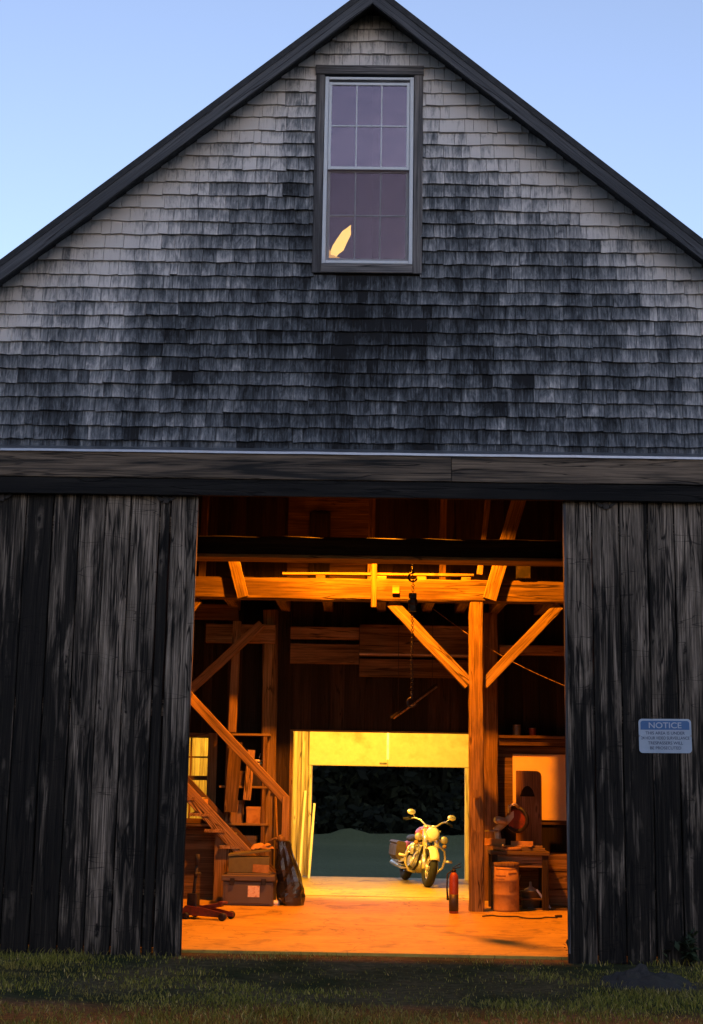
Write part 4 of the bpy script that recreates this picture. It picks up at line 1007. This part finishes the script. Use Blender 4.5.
# flame shaped lamp behind the lower left pane of the gable window
p = at(333, 258, FY+.16)
ll = empty('loft_lamp', (p.x, FY+.16, p.z-.02), 0, 'flame shaped yellow lamp glowing behind the lower left pane of the gable window', 'lamp')
mb = MB(); V = []; F = []
ll.scale = (1.3, 1.0, 1.12)
prof = [(.035, 0), (.060, .04), (.066, .09), (.058, .17), (.045, .25), (.022, .31), (.004, .335)]
ax = Vector((.155, 0, .335)).normalized(); prof = [(r_*.78, h_) for r_, h_ in prof]
mb.lathe(prof, (0, 0, .04), ax, 18)
mb.v = [(v_[0]+.022*mnoise.noise((v_[0]*14, 0, v_[2]*11)), v_[1], v_[2]+.02*mnoise.noise((v_[0]*20, 3, v_[2]*9))) for v_ in mb.v]; mb.build('glowing_shade', emis('loft lamp glow', (1, .56, .13), 1.15), ll)
mb = MB(); mb.lathe([(.06, 0), (.06, .015), (.02, .025), (.02, .05)], (0, 0, 0), (0, 0, 1), 14); mb.ell((-.045, -.01, .06), .03, .02, .04); mb.build('lamp_base', emis('loft lamp rim', (1, .5, .1), .5), ll)
mb = MB(); mb.box(fx0-.1, fx1+.1, FY+.105, FY+.26, p.z-.05, p.z-.02, 'x'); bbuild(mb, 'inner_sill', M['casing'])

# ------------------------------------------------------------------ motorcycle (front towards the camera)
mcp = Vector((.86, 21.85, 0))
mc = empty('motorcycle', mcp, R(17), 'chrome cruiser motorcycle with red tank parked facing the barn front in the rear doorway', 'motorcycle')
mc.rotation_euler = (0, R(8), R(12)); mc.scale = (.9, .9, .9)
# local: -y forward, x image right, z up ; front axle at y=0
def wheel(y, Rr, r):
    mb = MB(); mb.torus((0, y, Rr+r), (1, 0, 0), Rr, r, 36, 12); t = mb.build('tyre', M['rubber'], mc)
    mb = MB(); mb.torus((0, y, Rr+r), (1, 0, 0), Rr-r*.75, r*.42, 32, 8); mb.lathe([(.05, -.07), (.06, -.05), (.03, -.03), (.03, .03), (.06, .05), (.05, .07)], (0, y, Rr+r), (1, 0, 0), 16)
    for k in range(16):
        a_ = 2*math.pi*k/16; sg = (-1)**k*.05; mb.tube([(sg, y+.04*math.cos(a_), Rr+r+.04*math.sin(a_)), (0, y+(Rr-r*.8)*math.cos(a_+.15), Rr+r+(Rr-r*.8)*math.sin(a_+.15))], .004, 5)
    mb.build('rim', M['chrome'], mc)
wheel(0, .255, .068); wheel(1.62, .245, .075)
def fender(y, Rr, a0, a1, hw, mat, zc):
    V = []; F = []; n = 18; k = 7
    for i in range(n+1):
        t = a0+(a1-a0)*i/n
        for j in range(k):
            u = -1+2*j/(k-1); rr = Rr-.05*abs(u)**2.2
            V.append((u*hw, y-rr*math.cos(t), zc+rr*math.sin(t)))
    for i in range(n):
        for j in range(k-1): F.append((i*k+j, i*k+j+1, (i+1)*k+j+1, (i+1)*k+j))
    mb = MB(); mb.add(V, F, smooth=True); o = mb.build('fender', mat, mc); md = o.modifiers.new('thick', 'SOLIDIFY'); md.thickness = .006
fender(0, .36, R(25), R(175), .085, M['cream'], .323); fender(1.62, .375, R(30), R(200), .11, M['tankpaint'], .32)
hy, hz = .34, .98        # steering head
for sg in (-1, 1):
    mb = MB(); mb.tube([(sg*.105, -.02, .30), (sg*.105, .06, .52)], .036, 12); mb.tube([(sg*.105, .06, .52), (sg*.105, .22, .90)], .026, 12); mb.tube([(sg*.105, .13, .66), (sg*.105, .24, .93)], .042, 12)
    mb.build('fork_leg', M['chrome'], mc)
mb = MB(); mb.box(-.16, .16, .16, .25, .76, .80, 'x', .01); mb.box(-.16, .16, .21, .31, .92, .95, 'x', .01); mb.tube([(0, .2, .74), (0, .32, 1.0)], .035); mb.build('triple_clamp', M['chrome'], mc)
mb = MB(); mb.lathe([(.03, .16), (.085, .12), (.112, .05), (.118, 0), (.11, -.015)], (0, .09, .88), (0, 1, .08), 26); mb.build('headlamp_shell', M['chrome'], mc)
mb = MB(); mb.lathe([(.108, 0), (.09, .018), (.05, .028), (.01, .03)], (0, .075, .878), (0, -1, -.05), 26); hlens = mb.build('headlamp_lens', M['pvc'], mc)
for sg in (-1, 1):
    mb = MB(); mb.lathe([(.02, .1), (.055, .07), (.068, .02), (.066, 0), (.05, -.012), (.01, -.02)], (sg*.225, .14, .80), (0, 1, .05), 20); mb.tube([(sg*.225, .18, .78), (sg*.1, .2, .78)], .014); mb.build('passing_lamp', M['cast'], mc)
    mb = MB(); mb.lathe([(.02, .06), (.035, .04), (.035, 0), (.01, -.012)], (sg*.25, .15, .70), (0, 1, 0), 14); mb.tube([(sg*.25, .17, .71), (sg*.22, .17, .77)], .008); mb.build('turn_signal', M['fibre'], mc)
    mb = MB(); mb.tube([(0, .30, 1.0), (sg*.10, .31, 1.01), (sg*.19, .33, 1.08), (sg*.27, .40, 1.10), (sg*.42, .55, 1.06)], .014, 10); mb.build('handlebar', M['chrome'], mc)
    mb = MB(); mb.tube([(sg*.32, .45, 1.092), (sg*.43, .56, 1.057)], .021, 10); mb.tube([(sg*.29, .40, 1.095), (sg*.30, .33, 1.085), (sg*.42, .44, 1.04)], .008, 6); mb.build('grip', M['rubber'], mc)
    mb = MB(); mb.tube([(sg*.28, .40, 1.105), (sg*.33, .37, 1.175)], .008, 6); mb.ell((sg*.36, .36, 1.19), .075, .022, .048); mb.build('mirror', M['chrome'], mc)
# tank, frame, seat
def tankf(p):
    p = p.copy(); p.z = p.z*(1 if p.z > 0 else .6); p.x *= (1-.28*max(0, p.y)); return p
mb = MB(); mb.ell((0, .66, .84), .17, .34, .14, 22, 14, tankf); mb.build('fuel_tank', M['tankpaint'], mc)
mb = MB(); mb.lathe([(.05, 0), (.06, .02), (.05, .035)], (0, .6, .965), (0, 0, 1), 16); mb.build('speedometer', M['chrome'], mc)
mb = MB(); mb.tube([(0, .32, .92), (0, .9, .76), (0, 1.2, .66)], .026); 
for sg in (-1, 1): mb.tube([(sg*.05, .33, .80), (sg*.12, .42, .32), (sg*.14, .6, .2), (sg*.14, 1.2, .2), (sg*.1, 1.3, .5), (sg*.08, 1.2, .66)], .022); mb.tube([(sg*.14, 1.1, .3), (sg*.14, 1.62, .32)], .024)
mb.build('frame', M['black'], mc)
def seatf(p): p = p.copy(); p.z = max(p.z, -.5) + .25*p.y*p.y; return p
mb = MB(); mb.ell((0, 1.16, .73), .17, .36, .09, 20, 12, seatf); mb.build('seat', M['leather'], mc)
# engine
mb = MB(); mb.ell((0, .80, .34), .16, .26, .16, 18, 10); mb.lathe([(.13, -.17), (.14, -.15), (.14, .15), (.13, .17)], (0, .86, .32), (1, 0, 0), 20); mb.build('crankcase', M['cast'], mc)
for (ty, dy) in ((.68, -.42), (.92, .42)):
    mb = MB(); ax = Vector((0, dy, 1)).normalized(); base_ = Vector((0, ty, .44))
    for k in range(8): c_ = base_+ax*(.025*k); mb.lathe([(.088, 0), (.092, .004), (.092, .012), (.088, .016)], c_, ax, 18)
    mb.lathe([(.072, 0), (.072, .22)], base_, ax, 14); mb.lathe([(.085, .20), (.092, .22), (.08, .27), (.03, .29)], base_, ax, 18); mb.build('cylinder', M['cast'], mc)
mb = MB(); mb.lathe([(.095, 0), (.10, .03), (.08, .055), (.02, .06)], (-.13, .80, .58), (-1, 0, 0), 22); mb.build('air_cleaner', M['chrome'], mc)
for (pts) in ([(-.08, .60, .56), (-.15, .52, .48), (-.19, .56, .32), (-.20, .75, .26), (-.21, 1.1, .24), (-.21, 1.9, .27)], [(-.08, 1.0, .56), (-.17, .98, .5), (-.2, 1.05, .36), (-.21, 1.3, .34), (-.21, 1.9, .36)]):
    mb = MB(); mb.tube(pts, [.024]*(len(pts)-2)+[.04, .042], 12); mb.build('exhaust_pipe', M['chrome'], mc)
# crash bar, pegs
for sg in (-1, 1):
    mb = MB(); mb.tube([(sg*.05, .36, .68), (sg*.20, .34, .69), (sg*.31, .36, .62), (sg*.345, .38, .5), (sg*.33, .42, .34), (sg*.24, .46, .22), (sg*.12, .5, .2)], .019, 10); mb.build('crash_bar', M['chrome'], mc)
    mb = MB(); mb.tube([(sg*.34, .38, .45), (sg*.47, .36, .46)], .022, 10); mb.build('foot_peg', M['pvc'], mc)
    mb = MB(); mb.bar((sg*.16, .70, .27), (sg*.34, .70, .27), .30, .02, (0, 1, 0), 1, 0, .004); mb.build('floorboard', M['rubber'], mc)
    mb = MB(); c_ = Vector((sg*.255, 1.46, .50)); mb.bar(c_+Vector((0, -.28, 0)), c_+Vector((0, .28, 0)), .17, .32, (1, 0, 0), 6, .006, .07); bagm = mb.build('saddlebag', M['saddle'], mc)
    mb = MB(); mb.bar(c_+Vector((0, -.285, .13)), c_+Vector((0, .285, .13)), .185, .07, (1, 0, 0), 4, .002, .03)
    for k in (-.05, .05): mb.box(c_.x+k-.012, c_.x+k+.012, 1.255, 1.268, .42, .62)
    mb.build('lid', M['saddle'], bagm)
    mb = MB(); mb.lathe([(.02, 0), (.02, .012)], (c_.x, 1.255, .47), (0, -1, 0), 10); mb.build('buckle', M['chrome'], bagm)
mb = MB(); mb.tube([(.10, .75, .2), (.23, .9, .025)], .013); mb.build('side_stand', M['black'], mc)
mb = MB(); mb.ell((0, 2.0, .55), .05, .03, .035); mb.build('tail_lamp', M['redpaint'], mc)

# ------------------------------------------------------------------ notice sign on the right door
p0, p1 = at(638.5, 718.5, DY-.025), at(692, 753.5, DY-.025)
sw, sh_ = p1.x-p0.x, p0.z-p1.z; sc_ = (p0+p1)/2
ns = empty('notice_sign', (sc_.x, DY-.026, sc_.z-.0), 0, 'small blue and white notice sign fixed to the right sliding door', 'sign')
ns.rotation_euler = (0, R(-.6), 0)
def rrect(w, h, r, n=5):
    P = []
    for (cx, cz, a0) in ((w-r, h-r, 0), (-w+r, h-r, 90), (-w+r, -h+r, 180), (w-r, -h+r, 270)):
        for i in range(n+1): a_ = R(a0+90*i/n); P.append((cx+r*math.cos(a_), cz+r*math.sin(a_)))
    return P
mb = MB(); mb.prism(rrect(sw/2, sh_/2, .035), (0, .004, 0), (1, 0, 0), (0, 0, 1), .004); mb.build('sign_plate', M['signwhite'], ns)
hz_ = sh_/2-.018
mb = MB(); P = [(-sw/2+.018, hz_-.085), (sw/2-.018, hz_-.085)] + [(x_, z_) for x_, z_ in ((sw/2-.018, hz_-.02), (sw/2-.025, hz_-.006), (sw/2-.04, hz_), (-sw/2+.04, hz_), (-sw/2+.025, hz_-.006), (-sw/2+.018, hz_-.02))]
mb.prism(P, (0, -.0005, 0), (1, 0, 0), (0, 0, 1), .0015); mb.build('header_band', M['signblue'], ns)
def text(body, size, z, mat, y, name='lettering', xs=1):
    cu = bpy.data.curves.new('txt', 'FONT'); cu.body = body; cu.size = size; cu.align_x = 'CENTER'; cu.align_y = 'CENTER'; cu.extrude = .0004; cu.offset = size*.012
    t = bpy.data.objects.new('txt', cu); COL.objects.link(t)
    dg = bpy.context.evaluated_depsgraph_get(); me = bpy.data.meshes.new_from_object(t.evaluated_get(dg)); me.name = name
    bpy.data.objects.remove(t); me.materials.clear(); me.materials.append(mat)
    o = bpy.data.objects.new(name, me); COL.objects.link(o); o.parent = ns; o.location = (0, y, z); o.rotation_euler = (R(90), 0, 0); o.scale = (xs, 1, 1)
text('NOTICE', .078, hz_-.046, M['signwhite'], -.0035, xs=1.12)
for k, (tx, sx) in enumerate((('THIS AREA IS UNDER', 1.0), ('24 HOUR VIDEO SURVEILLANCE', .80), ('TRESPASSERS WILL', 1.0), ('BE PROSECUTED', 1.0))):
    text(tx, .040, hz_-.118-.047*k, M['signink'], -.0015, xs=sx)
for (x_, z_) in ((-.245, 0), (.245, 0)): mb = MB(); mb.lathe([(.007, 0), (.007, .003), (.002, .005)], (x_, -.001, z_), (0, -1, 0), 8); mb.build('screw', M['steel'], ns)

# ------------------------------------------------------------------ ground
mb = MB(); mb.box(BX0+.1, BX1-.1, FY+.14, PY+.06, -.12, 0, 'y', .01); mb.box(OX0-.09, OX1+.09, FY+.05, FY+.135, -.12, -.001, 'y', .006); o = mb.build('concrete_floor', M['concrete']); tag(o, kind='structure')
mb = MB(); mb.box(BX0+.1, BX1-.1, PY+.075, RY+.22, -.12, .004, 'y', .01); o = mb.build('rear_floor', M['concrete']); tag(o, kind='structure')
# one ground sheet: lawn in front, falling away to a field behind
xs = sorted(set(list(np.linspace(-12, 12, 61)) + list(np.linspace(-60, 60, 41)) + [-900, -500, -250, -120, 120, 250, 500, 900]))
ys = sorted(set(list(np.linspace(-6, 24, 61)) + list(np.linspace(24, 90, 67)) + [-900, -500, -200, -80, -40, -20, 110, 150, 250, 500, 900]))
def gz(x, y):
    z_ = -.055
    if 12.5 < y < 30 and abs(x) < 9: z_ = -.14 if 14.3 < y < 23.4 else (-.03 if y < 14.3 else -.055)
    if y > 23.4: z_ -= .85*min(1, (y-23.4)/7)
    if y < 13.5: z_ += .03*mnoise.noise((x*.5, y*.5, 0)) - .012*max(0, 13.3-y)
    if y > 26:
        z_ += .12*mnoise.noise((x*.12, y*.12, 4))
        # low mounds along the far edge of the field
        for (mx_, my_, mr, mh) in ((-2.9, 55, 1.7, .25), (-.9, 57, .7, .32), (1.1, 56, 1.9, .26), (5.0, 56, 2.2, .38), (-7, 57, 2.5, .5), (9.5, 57, 2.5, .4)):
            z_ += mh*math.exp(-((x-mx_)/mr)**2-((y-my_)/1.6)**2)
    return z_
V = [(x, y, gz(x, y)) for y in ys for x in xs]; nx = len(xs)
F = [(j*nx+i, j*nx+i+1, (j+1)*nx+i+1, (j+1)*nx+i) for j in range(len(ys)-1) for i in range(nx-1)]
me = bpy.data.meshes.new('ground'); me.from_pydata(V, [], F); me.materials.append(M['earth']); me.materials.append(M['field'])
for p_ in me.polygons: p_.material_index = 1 if p_.center.y > 24 else 0
me.polygons.foreach_set('use_smooth', [True]*len(me.polygons))
o = bpy.data.objects.new('ground', me); COL.objects.link(o); tag(o, kind='structure')

# grass blades on the lawn
N = 150000
X = rng.uniform(-6.5, 6.5, N); Yg = 13.97 - rng.random(N)**.8*6.0
keep = np.ones(N, bool); H = np.zeros(N); lay = []
for i in range(N):
    x, y = X[i], Yg[i]
    d = .5+.5*mnoise.noise((x*.7, y*1.1, 2.0)) + .3*mnoise.noise((x*2.3, y*3, 5))
    worn = math.exp(-((x-.0)/1.6)**2)*math.exp(-((y-13.2)/.9)**2)*.55 + math.exp(-((x+.2)/1.0)**2-((y-12.5)/.5)**2)*.5 + math.exp(-((x-1.0)/.9)**2-((y-12.2)/.4)**2)*.35
    if y > 13.86 and not (OX0 < x < OX1): keep[i] = False; continue
    if d-worn < .26+.3*rng.random(): keep[i] = rng.random() < .12
    H[i] = (.016+.032*rng.random())*(.6+.8*max(0, d-worn*.8))
    if abs(y-13.72) < .2 and not (OX0 < x < OX1): H[i] *= 1.7
X = X[keep]; Yg = Yg[keep]; H = H[keep]; n = len(X)
ang = rng.uniform(0, 2*np.pi, n); wd = rng.uniform(.0025, .005, n); ln = rng.uniform(.2, .9, n)*H; la = rng.uniform(0, 2*np.pi, n)
Z0 = np.array([gz(x, y) for x, y in zip(X, Yg)])-.005
dx, dy = np.cos(ang)*wd, np.sin(ang)*wd; lx, ly = np.cos(la)*ln, np.sin(la)*ln
P = np.zeros((n, 5, 3), 'f')
P[:, 0] = np.stack([X-dx, Yg-dy, Z0], 1); P[:, 1] = np.stack([X+dx, Yg+dy, Z0], 1)
P[:, 2] = np.stack([X+dx*.8+lx*.35, Yg+dy*.8+ly*.35, Z0+H*.6], 1); P[:, 3] = np.stack([X-dx*.8+lx*.35, Yg-dy*.8+ly*.35, Z0+H*.6], 1)
P[:, 4] = np.stack([X+lx, Yg+ly, Z0+H], 1)
me = bpy.data.meshes.new('grass'); base_i = np.arange(n)*5
quads = np.stack([base_i, base_i+1, base_i+2, base_i+3], 1); tris = np.stack([base_i+3, base_i+2, base_i+4], 1)
me.vertices.add(n*5); me.vertices.foreach_set('co', P.ravel())
me.loops.add(n*7); me.loops.foreach_set('vertex_index', np.concatenate([quads.ravel(), tris.ravel()]).astype('i'))
me.polygons.add(n*2); me.polygons.foreach_set('loop_start', np.concatenate([np.arange(n)*4, n*4+np.arange(n)*3]).astype('i'))
me.polygons.foreach_set('loop_total', np.concatenate([np.full(n, 4), np.full(n, 3)]).astype('i'))
me.update(); me.validate()
a = me.attributes.new('rnd', 'FLOAT', 'POINT'); a.data.foreach_set('value', np.repeat(np.clip(rng.normal(.45, .25, n), 0, 1), 5).astype('f'))
me.materials.append(M['grass'])
o = bpy.data.objects.new('grass', me); COL.objects.link(o); tag(o, 'short patchy grass in front of the barn', 'grass', kind='stuff')

# far wood
V = []; F = []; RN = []
def leafclump(c, r, n, size):
    for _ in range(n):
        d = Vector((random.gauss(0, 1), random.gauss(0, 1), random.gauss(0, 1))).normalized()*r*random.random()**.4
        p = Vector(c)+Vector((d.x, d.y, d.z*.8)); u = Vector((random.gauss(0, 1), random.gauss(0, 1), random.gauss(0, 1))).normalized(); w_ = u.orthogonal().normalized()
        o = len(V); sz = size*random.uniform(.6, 1.4)
        V.extend([p-u*sz, p+w_*sz*.6, p+u*sz, p-w_*sz*.6]); F.append((o, o+1, o+2, o+3)); RN.extend([min(1, max(0, random.gauss(.45, .25)))]*4)
for k in range(46):
    x = -26+k*1.2+random.uniform(-.8, .8); y = random.uniform(62, 72); hgt = random.uniform(4, 9); gzv = gz(x, y)
    for j in range(9):
        t = (j+.5)/9; leafclump((x+random.gauss(0, .8), y+random.gauss(0, .8), gzv+.3+hgt*t), 1.6*(1.15-.6*t), 150, .26)
for k in range(40):
    x = -16+k*.85; y = 60+random.uniform(-1.2, 1.2); leafclump((x, y, gz(x, y)+random.uniform(.4, 1.0)), random.uniform(.7, 1.2), 70, .22)
for k in range(40):      # understorey closing the gaps between the trunks
    x = -22+k*1.1; leafclump((x, 68+random.uniform(-2, 2), gz(x, 68)+random.uniform(1.0, 3.2)), 1.9, 150, .34)
n_far = len(V)
mb = MB()
for k in range(30): x = -24+k*1.7; y = 66; mb.tube([(x, y, gz(x, y)-.2), (x+random.uniform(-.3, .3), y, 3), (x+random.uniform(-.6, .6), y, 6)], [.18, .13, .06], 6)
mb.add(V, F); mb.rn[-len(RN):] = RN
# woods mesh (no normal recalculation needed)
me = bpy.data.meshes.new('woods'); me.from_pydata(mb.v, [], mb.f)
a = me.attributes.new('rnd', 'FLOAT', 'POINT'); a.data.foreach_set('value', np.array(mb.rn, 'f')); me.materials.append(M['woods'])
o = bpy.data.objects.new('woods', me); COL.objects.link(o); tag(o, 'dark wood beyond the field', 'woods', kind='stuff')

V = []; F = []; RN = []  # unseen trees added behind the viewer to block low sky light
for k in range(44):
    x = -55+k*2.55+random.uniform(-.8, .8); y = -17+random.uniform(-4, 4) + (abs(x) > 35)*6; hgt = random.uniform(12, 16.5)
    for j in range(8):
        t = (j+.5)/8; leafclump((x+random.gauss(0, 1.2), y+random.gauss(0, 1.2), .5+hgt*t), 2.5*(1.15-.6*t), 34, .6)
mb = MB()
for k in range(44): x = -55+k*2.55; mb.tube([(x, -17, -.3), (x+.2, -17, 5), (x, -17, 9)], [.28, .2, .08], 6)
mb.add(V, F); mb.rn[-len(RN):] = RN
me = bpy.data.meshes.new('sky_block_trees'); me.from_pydata(mb.v, [], mb.f)
a = me.attributes.new('rnd', 'FLOAT', 'POINT'); a.data.foreach_set('value', np.array(mb.rn, 'f')); me.materials.append(M['woods'])
o = bpy.data.objects.new('sky_block_trees', me); COL.objects.link(o); tag(o, 'dark unseen trees added behind the viewer to block low sky', 'woods', kind='stuff')

# ------------------------------------------------------------------ things on the lawn at the right
rp0 = atz(650, 978)
V = []; F = []; nr, na = 12, 40
for i in range(nr+1):
    t = i/nr
    for j in range(na):
        u = 2*math.pi*j/na; q = 1+.25*mnoise.noise((math.cos(u)*1.5, math.sin(u)*1.5, 3))
        x_, y_ = .48*t*q*math.cos(u), .30*t*q*math.sin(u)
        V.append((x_, y_, .11*(1-t**2.2)*(1+.5*mnoise.noise((x_*5, y_*5, 1)))+.085*(1-t)*mnoise.noise((x_*9, y_*9, 7))+.04*mnoise.noise((x_*23, y_*23, 7))-.03*t))
for i in range(nr):
    for j in range(na): F.append((i*na+j, i*na+(j+1) % na, (i+1)*na+(j+1) % na, (i+1)*na+j))
rk = MB(); rk.add(V, F, smooth=False)
o = rk.build('earth_pile', M['stone'], None, (rp0.x, rp0.y+.1, gz(rp0.x, rp0.y))); o.rotation_euler = (0, 0, R(-6)); tag(o, 'low dark pile of earth and rubble in the grass at lower right', 'pile')
p = atz(684, 956)
dw = empty('driftwood', (p.x, p.y, gz(p.x, p.y)), R(-30), 'short bleached forked stick beside the dark earth pile', 'stick')
mb = MB(); mb.tube([(-.10, 0, .03), (-.02, .01, .09), (.05, .0, .10), (.11, -.02, .05)], [.012, .022, .018, .008], 8); mb.tube([(.03, 0, .10), (.06, .02, .17), (.08, .03, .21)], [.014, .012, .005], 8); mb.build('branch', M['deadleaf'], dw)
def weed(px, py, h_, spread, nl, lab, name, ls, stems=5, dark='leafdark'):
    p = atz(px, py); e = empty(name, (p.x, p.y, gz(p.x, p.y)), 0, lab, 'plant')
    sb = MB(); lb = MB()
    for k in range(stems):
        a_ = random.uniform(0, 6.28); tip = Vector((math.cos(a_)*spread*random.random(), math.sin(a_)*spread*random.random(), h_*random.uniform(.6, 1)))
        sb.tube([(0, 0, 0), tip*.5+Vector((0, 0, .05*h_)), tip], [.006, .004, .002], 5)
        for j in range(nl):
            t = random.uniform(.2, 1); c_ = tip*t; u = Vector((random.gauss(0, 1), random.gauss(0, 1), random.gauss(.1, .6))).normalized()*ls*random.uniform(.6, 1.3); w_ = u.cross(Vector((0, 0, 1))).normalized()*u.length*.28
            lb.add([c_, c_+u*.5+w_, c_+u, c_+u*.5-w_+Vector((0, 0, .01))], [(0, 1, 2, 3)], smooth=False)
    sb.build('stem', M['bark'], e); lb.build('leaves', M[dark], e)
weed(690, 962, .30, .35, 16, 'low dark leafy shrub against the foot of the right door', 'shrub', .09, 12)
weed(664, 955, .20, .25, 12, 'small dark weed clump behind the dark earth pile', 'weed', .07, 7)
weed(571, 957, .22, .12, 5, 'thin brown weed at the corner of the right door edge', 'weed', .05, 4)

# ------------------------------------------------------------------ sky + sun
SUN_EL, SUN_AZ = 12.0, 168.0      # azimuth from +Y, clockwise seen from above (low behind the viewer, already sunk in dusk)
w = bpy.data.worlds.new('World'); SC.world = w; w.use_nodes = True; t = w.node_tree; t.nodes.clear()
sky = t.nodes.new('ShaderNodeTexSky'); sky.sky_type = 'NISHITA'; sky.sun_disc = False
sky.sun_elevation = R(SUN_EL); sky.sun_rotation = R(SUN_AZ); sky.altitude = 0; sky.air_density = 1.0; sky.dust_density = 1.0; sky.ozone_density = 3.4
bg = t.nodes.new('ShaderNodeBackground'); bg.inputs[1].default_value = .15
out = t.nodes.new('ShaderNodeOutputWorld'); tint = t.nodes.new('ShaderNodeMix'); tint.data_type = 'RGBA'; tint.blend_type = 'MULTIPLY'; tint.inputs[0].default_value = 1; tint.inputs[7].default_value = (1.06, .97, 1.05, 1)
t.links.new(sky.outputs[0], tint.inputs[6]); hs = t.nodes.new('ShaderNodeHueSaturation'); hs.inputs['Saturation'].default_value = .77; hs.inputs['Value'].default_value = 1.04
t.links.new(tint.outputs[2], hs.inputs['Color']); t.links.new(hs.outputs[0], bg.inputs[0]); t.links.new(bg.outputs[0], out.inputs[0])
sl_ = bpy.data.lights.new('sun', 'SUN'); sl_.energy = .04; sl_.angle = R(10); sl_.color = (1, .8, .62)
so = bpy.data.objects.new('sun', sl_); COL.objects.link(so)
sd_ = Vector((math.sin(R(SUN_AZ))*math.cos(R(SUN_EL)), math.cos(R(SUN_AZ))*math.cos(R(SUN_EL)), math.sin(R(SUN_EL))))
so.rotation_euler = sd_.to_track_quat('Z', 'Y').to_euler(); so.location = (-8, 0, 12)

vs = SC.view_settings; SC.display_settings.display_device = 'sRGB'
vs.view_transform = 'Standard'; vs.look = 'None'; vs.exposure = .93; vs.gamma = 1; vs.use_curve_mapping = False
SC.render.film_transparent = False
SC.cycles.max_bounces = 8; SC.cycles.diffuse_bounces = 4; SC.cycles.use_denoising = True
SC.cycles.sample_clamp_indirect = 8
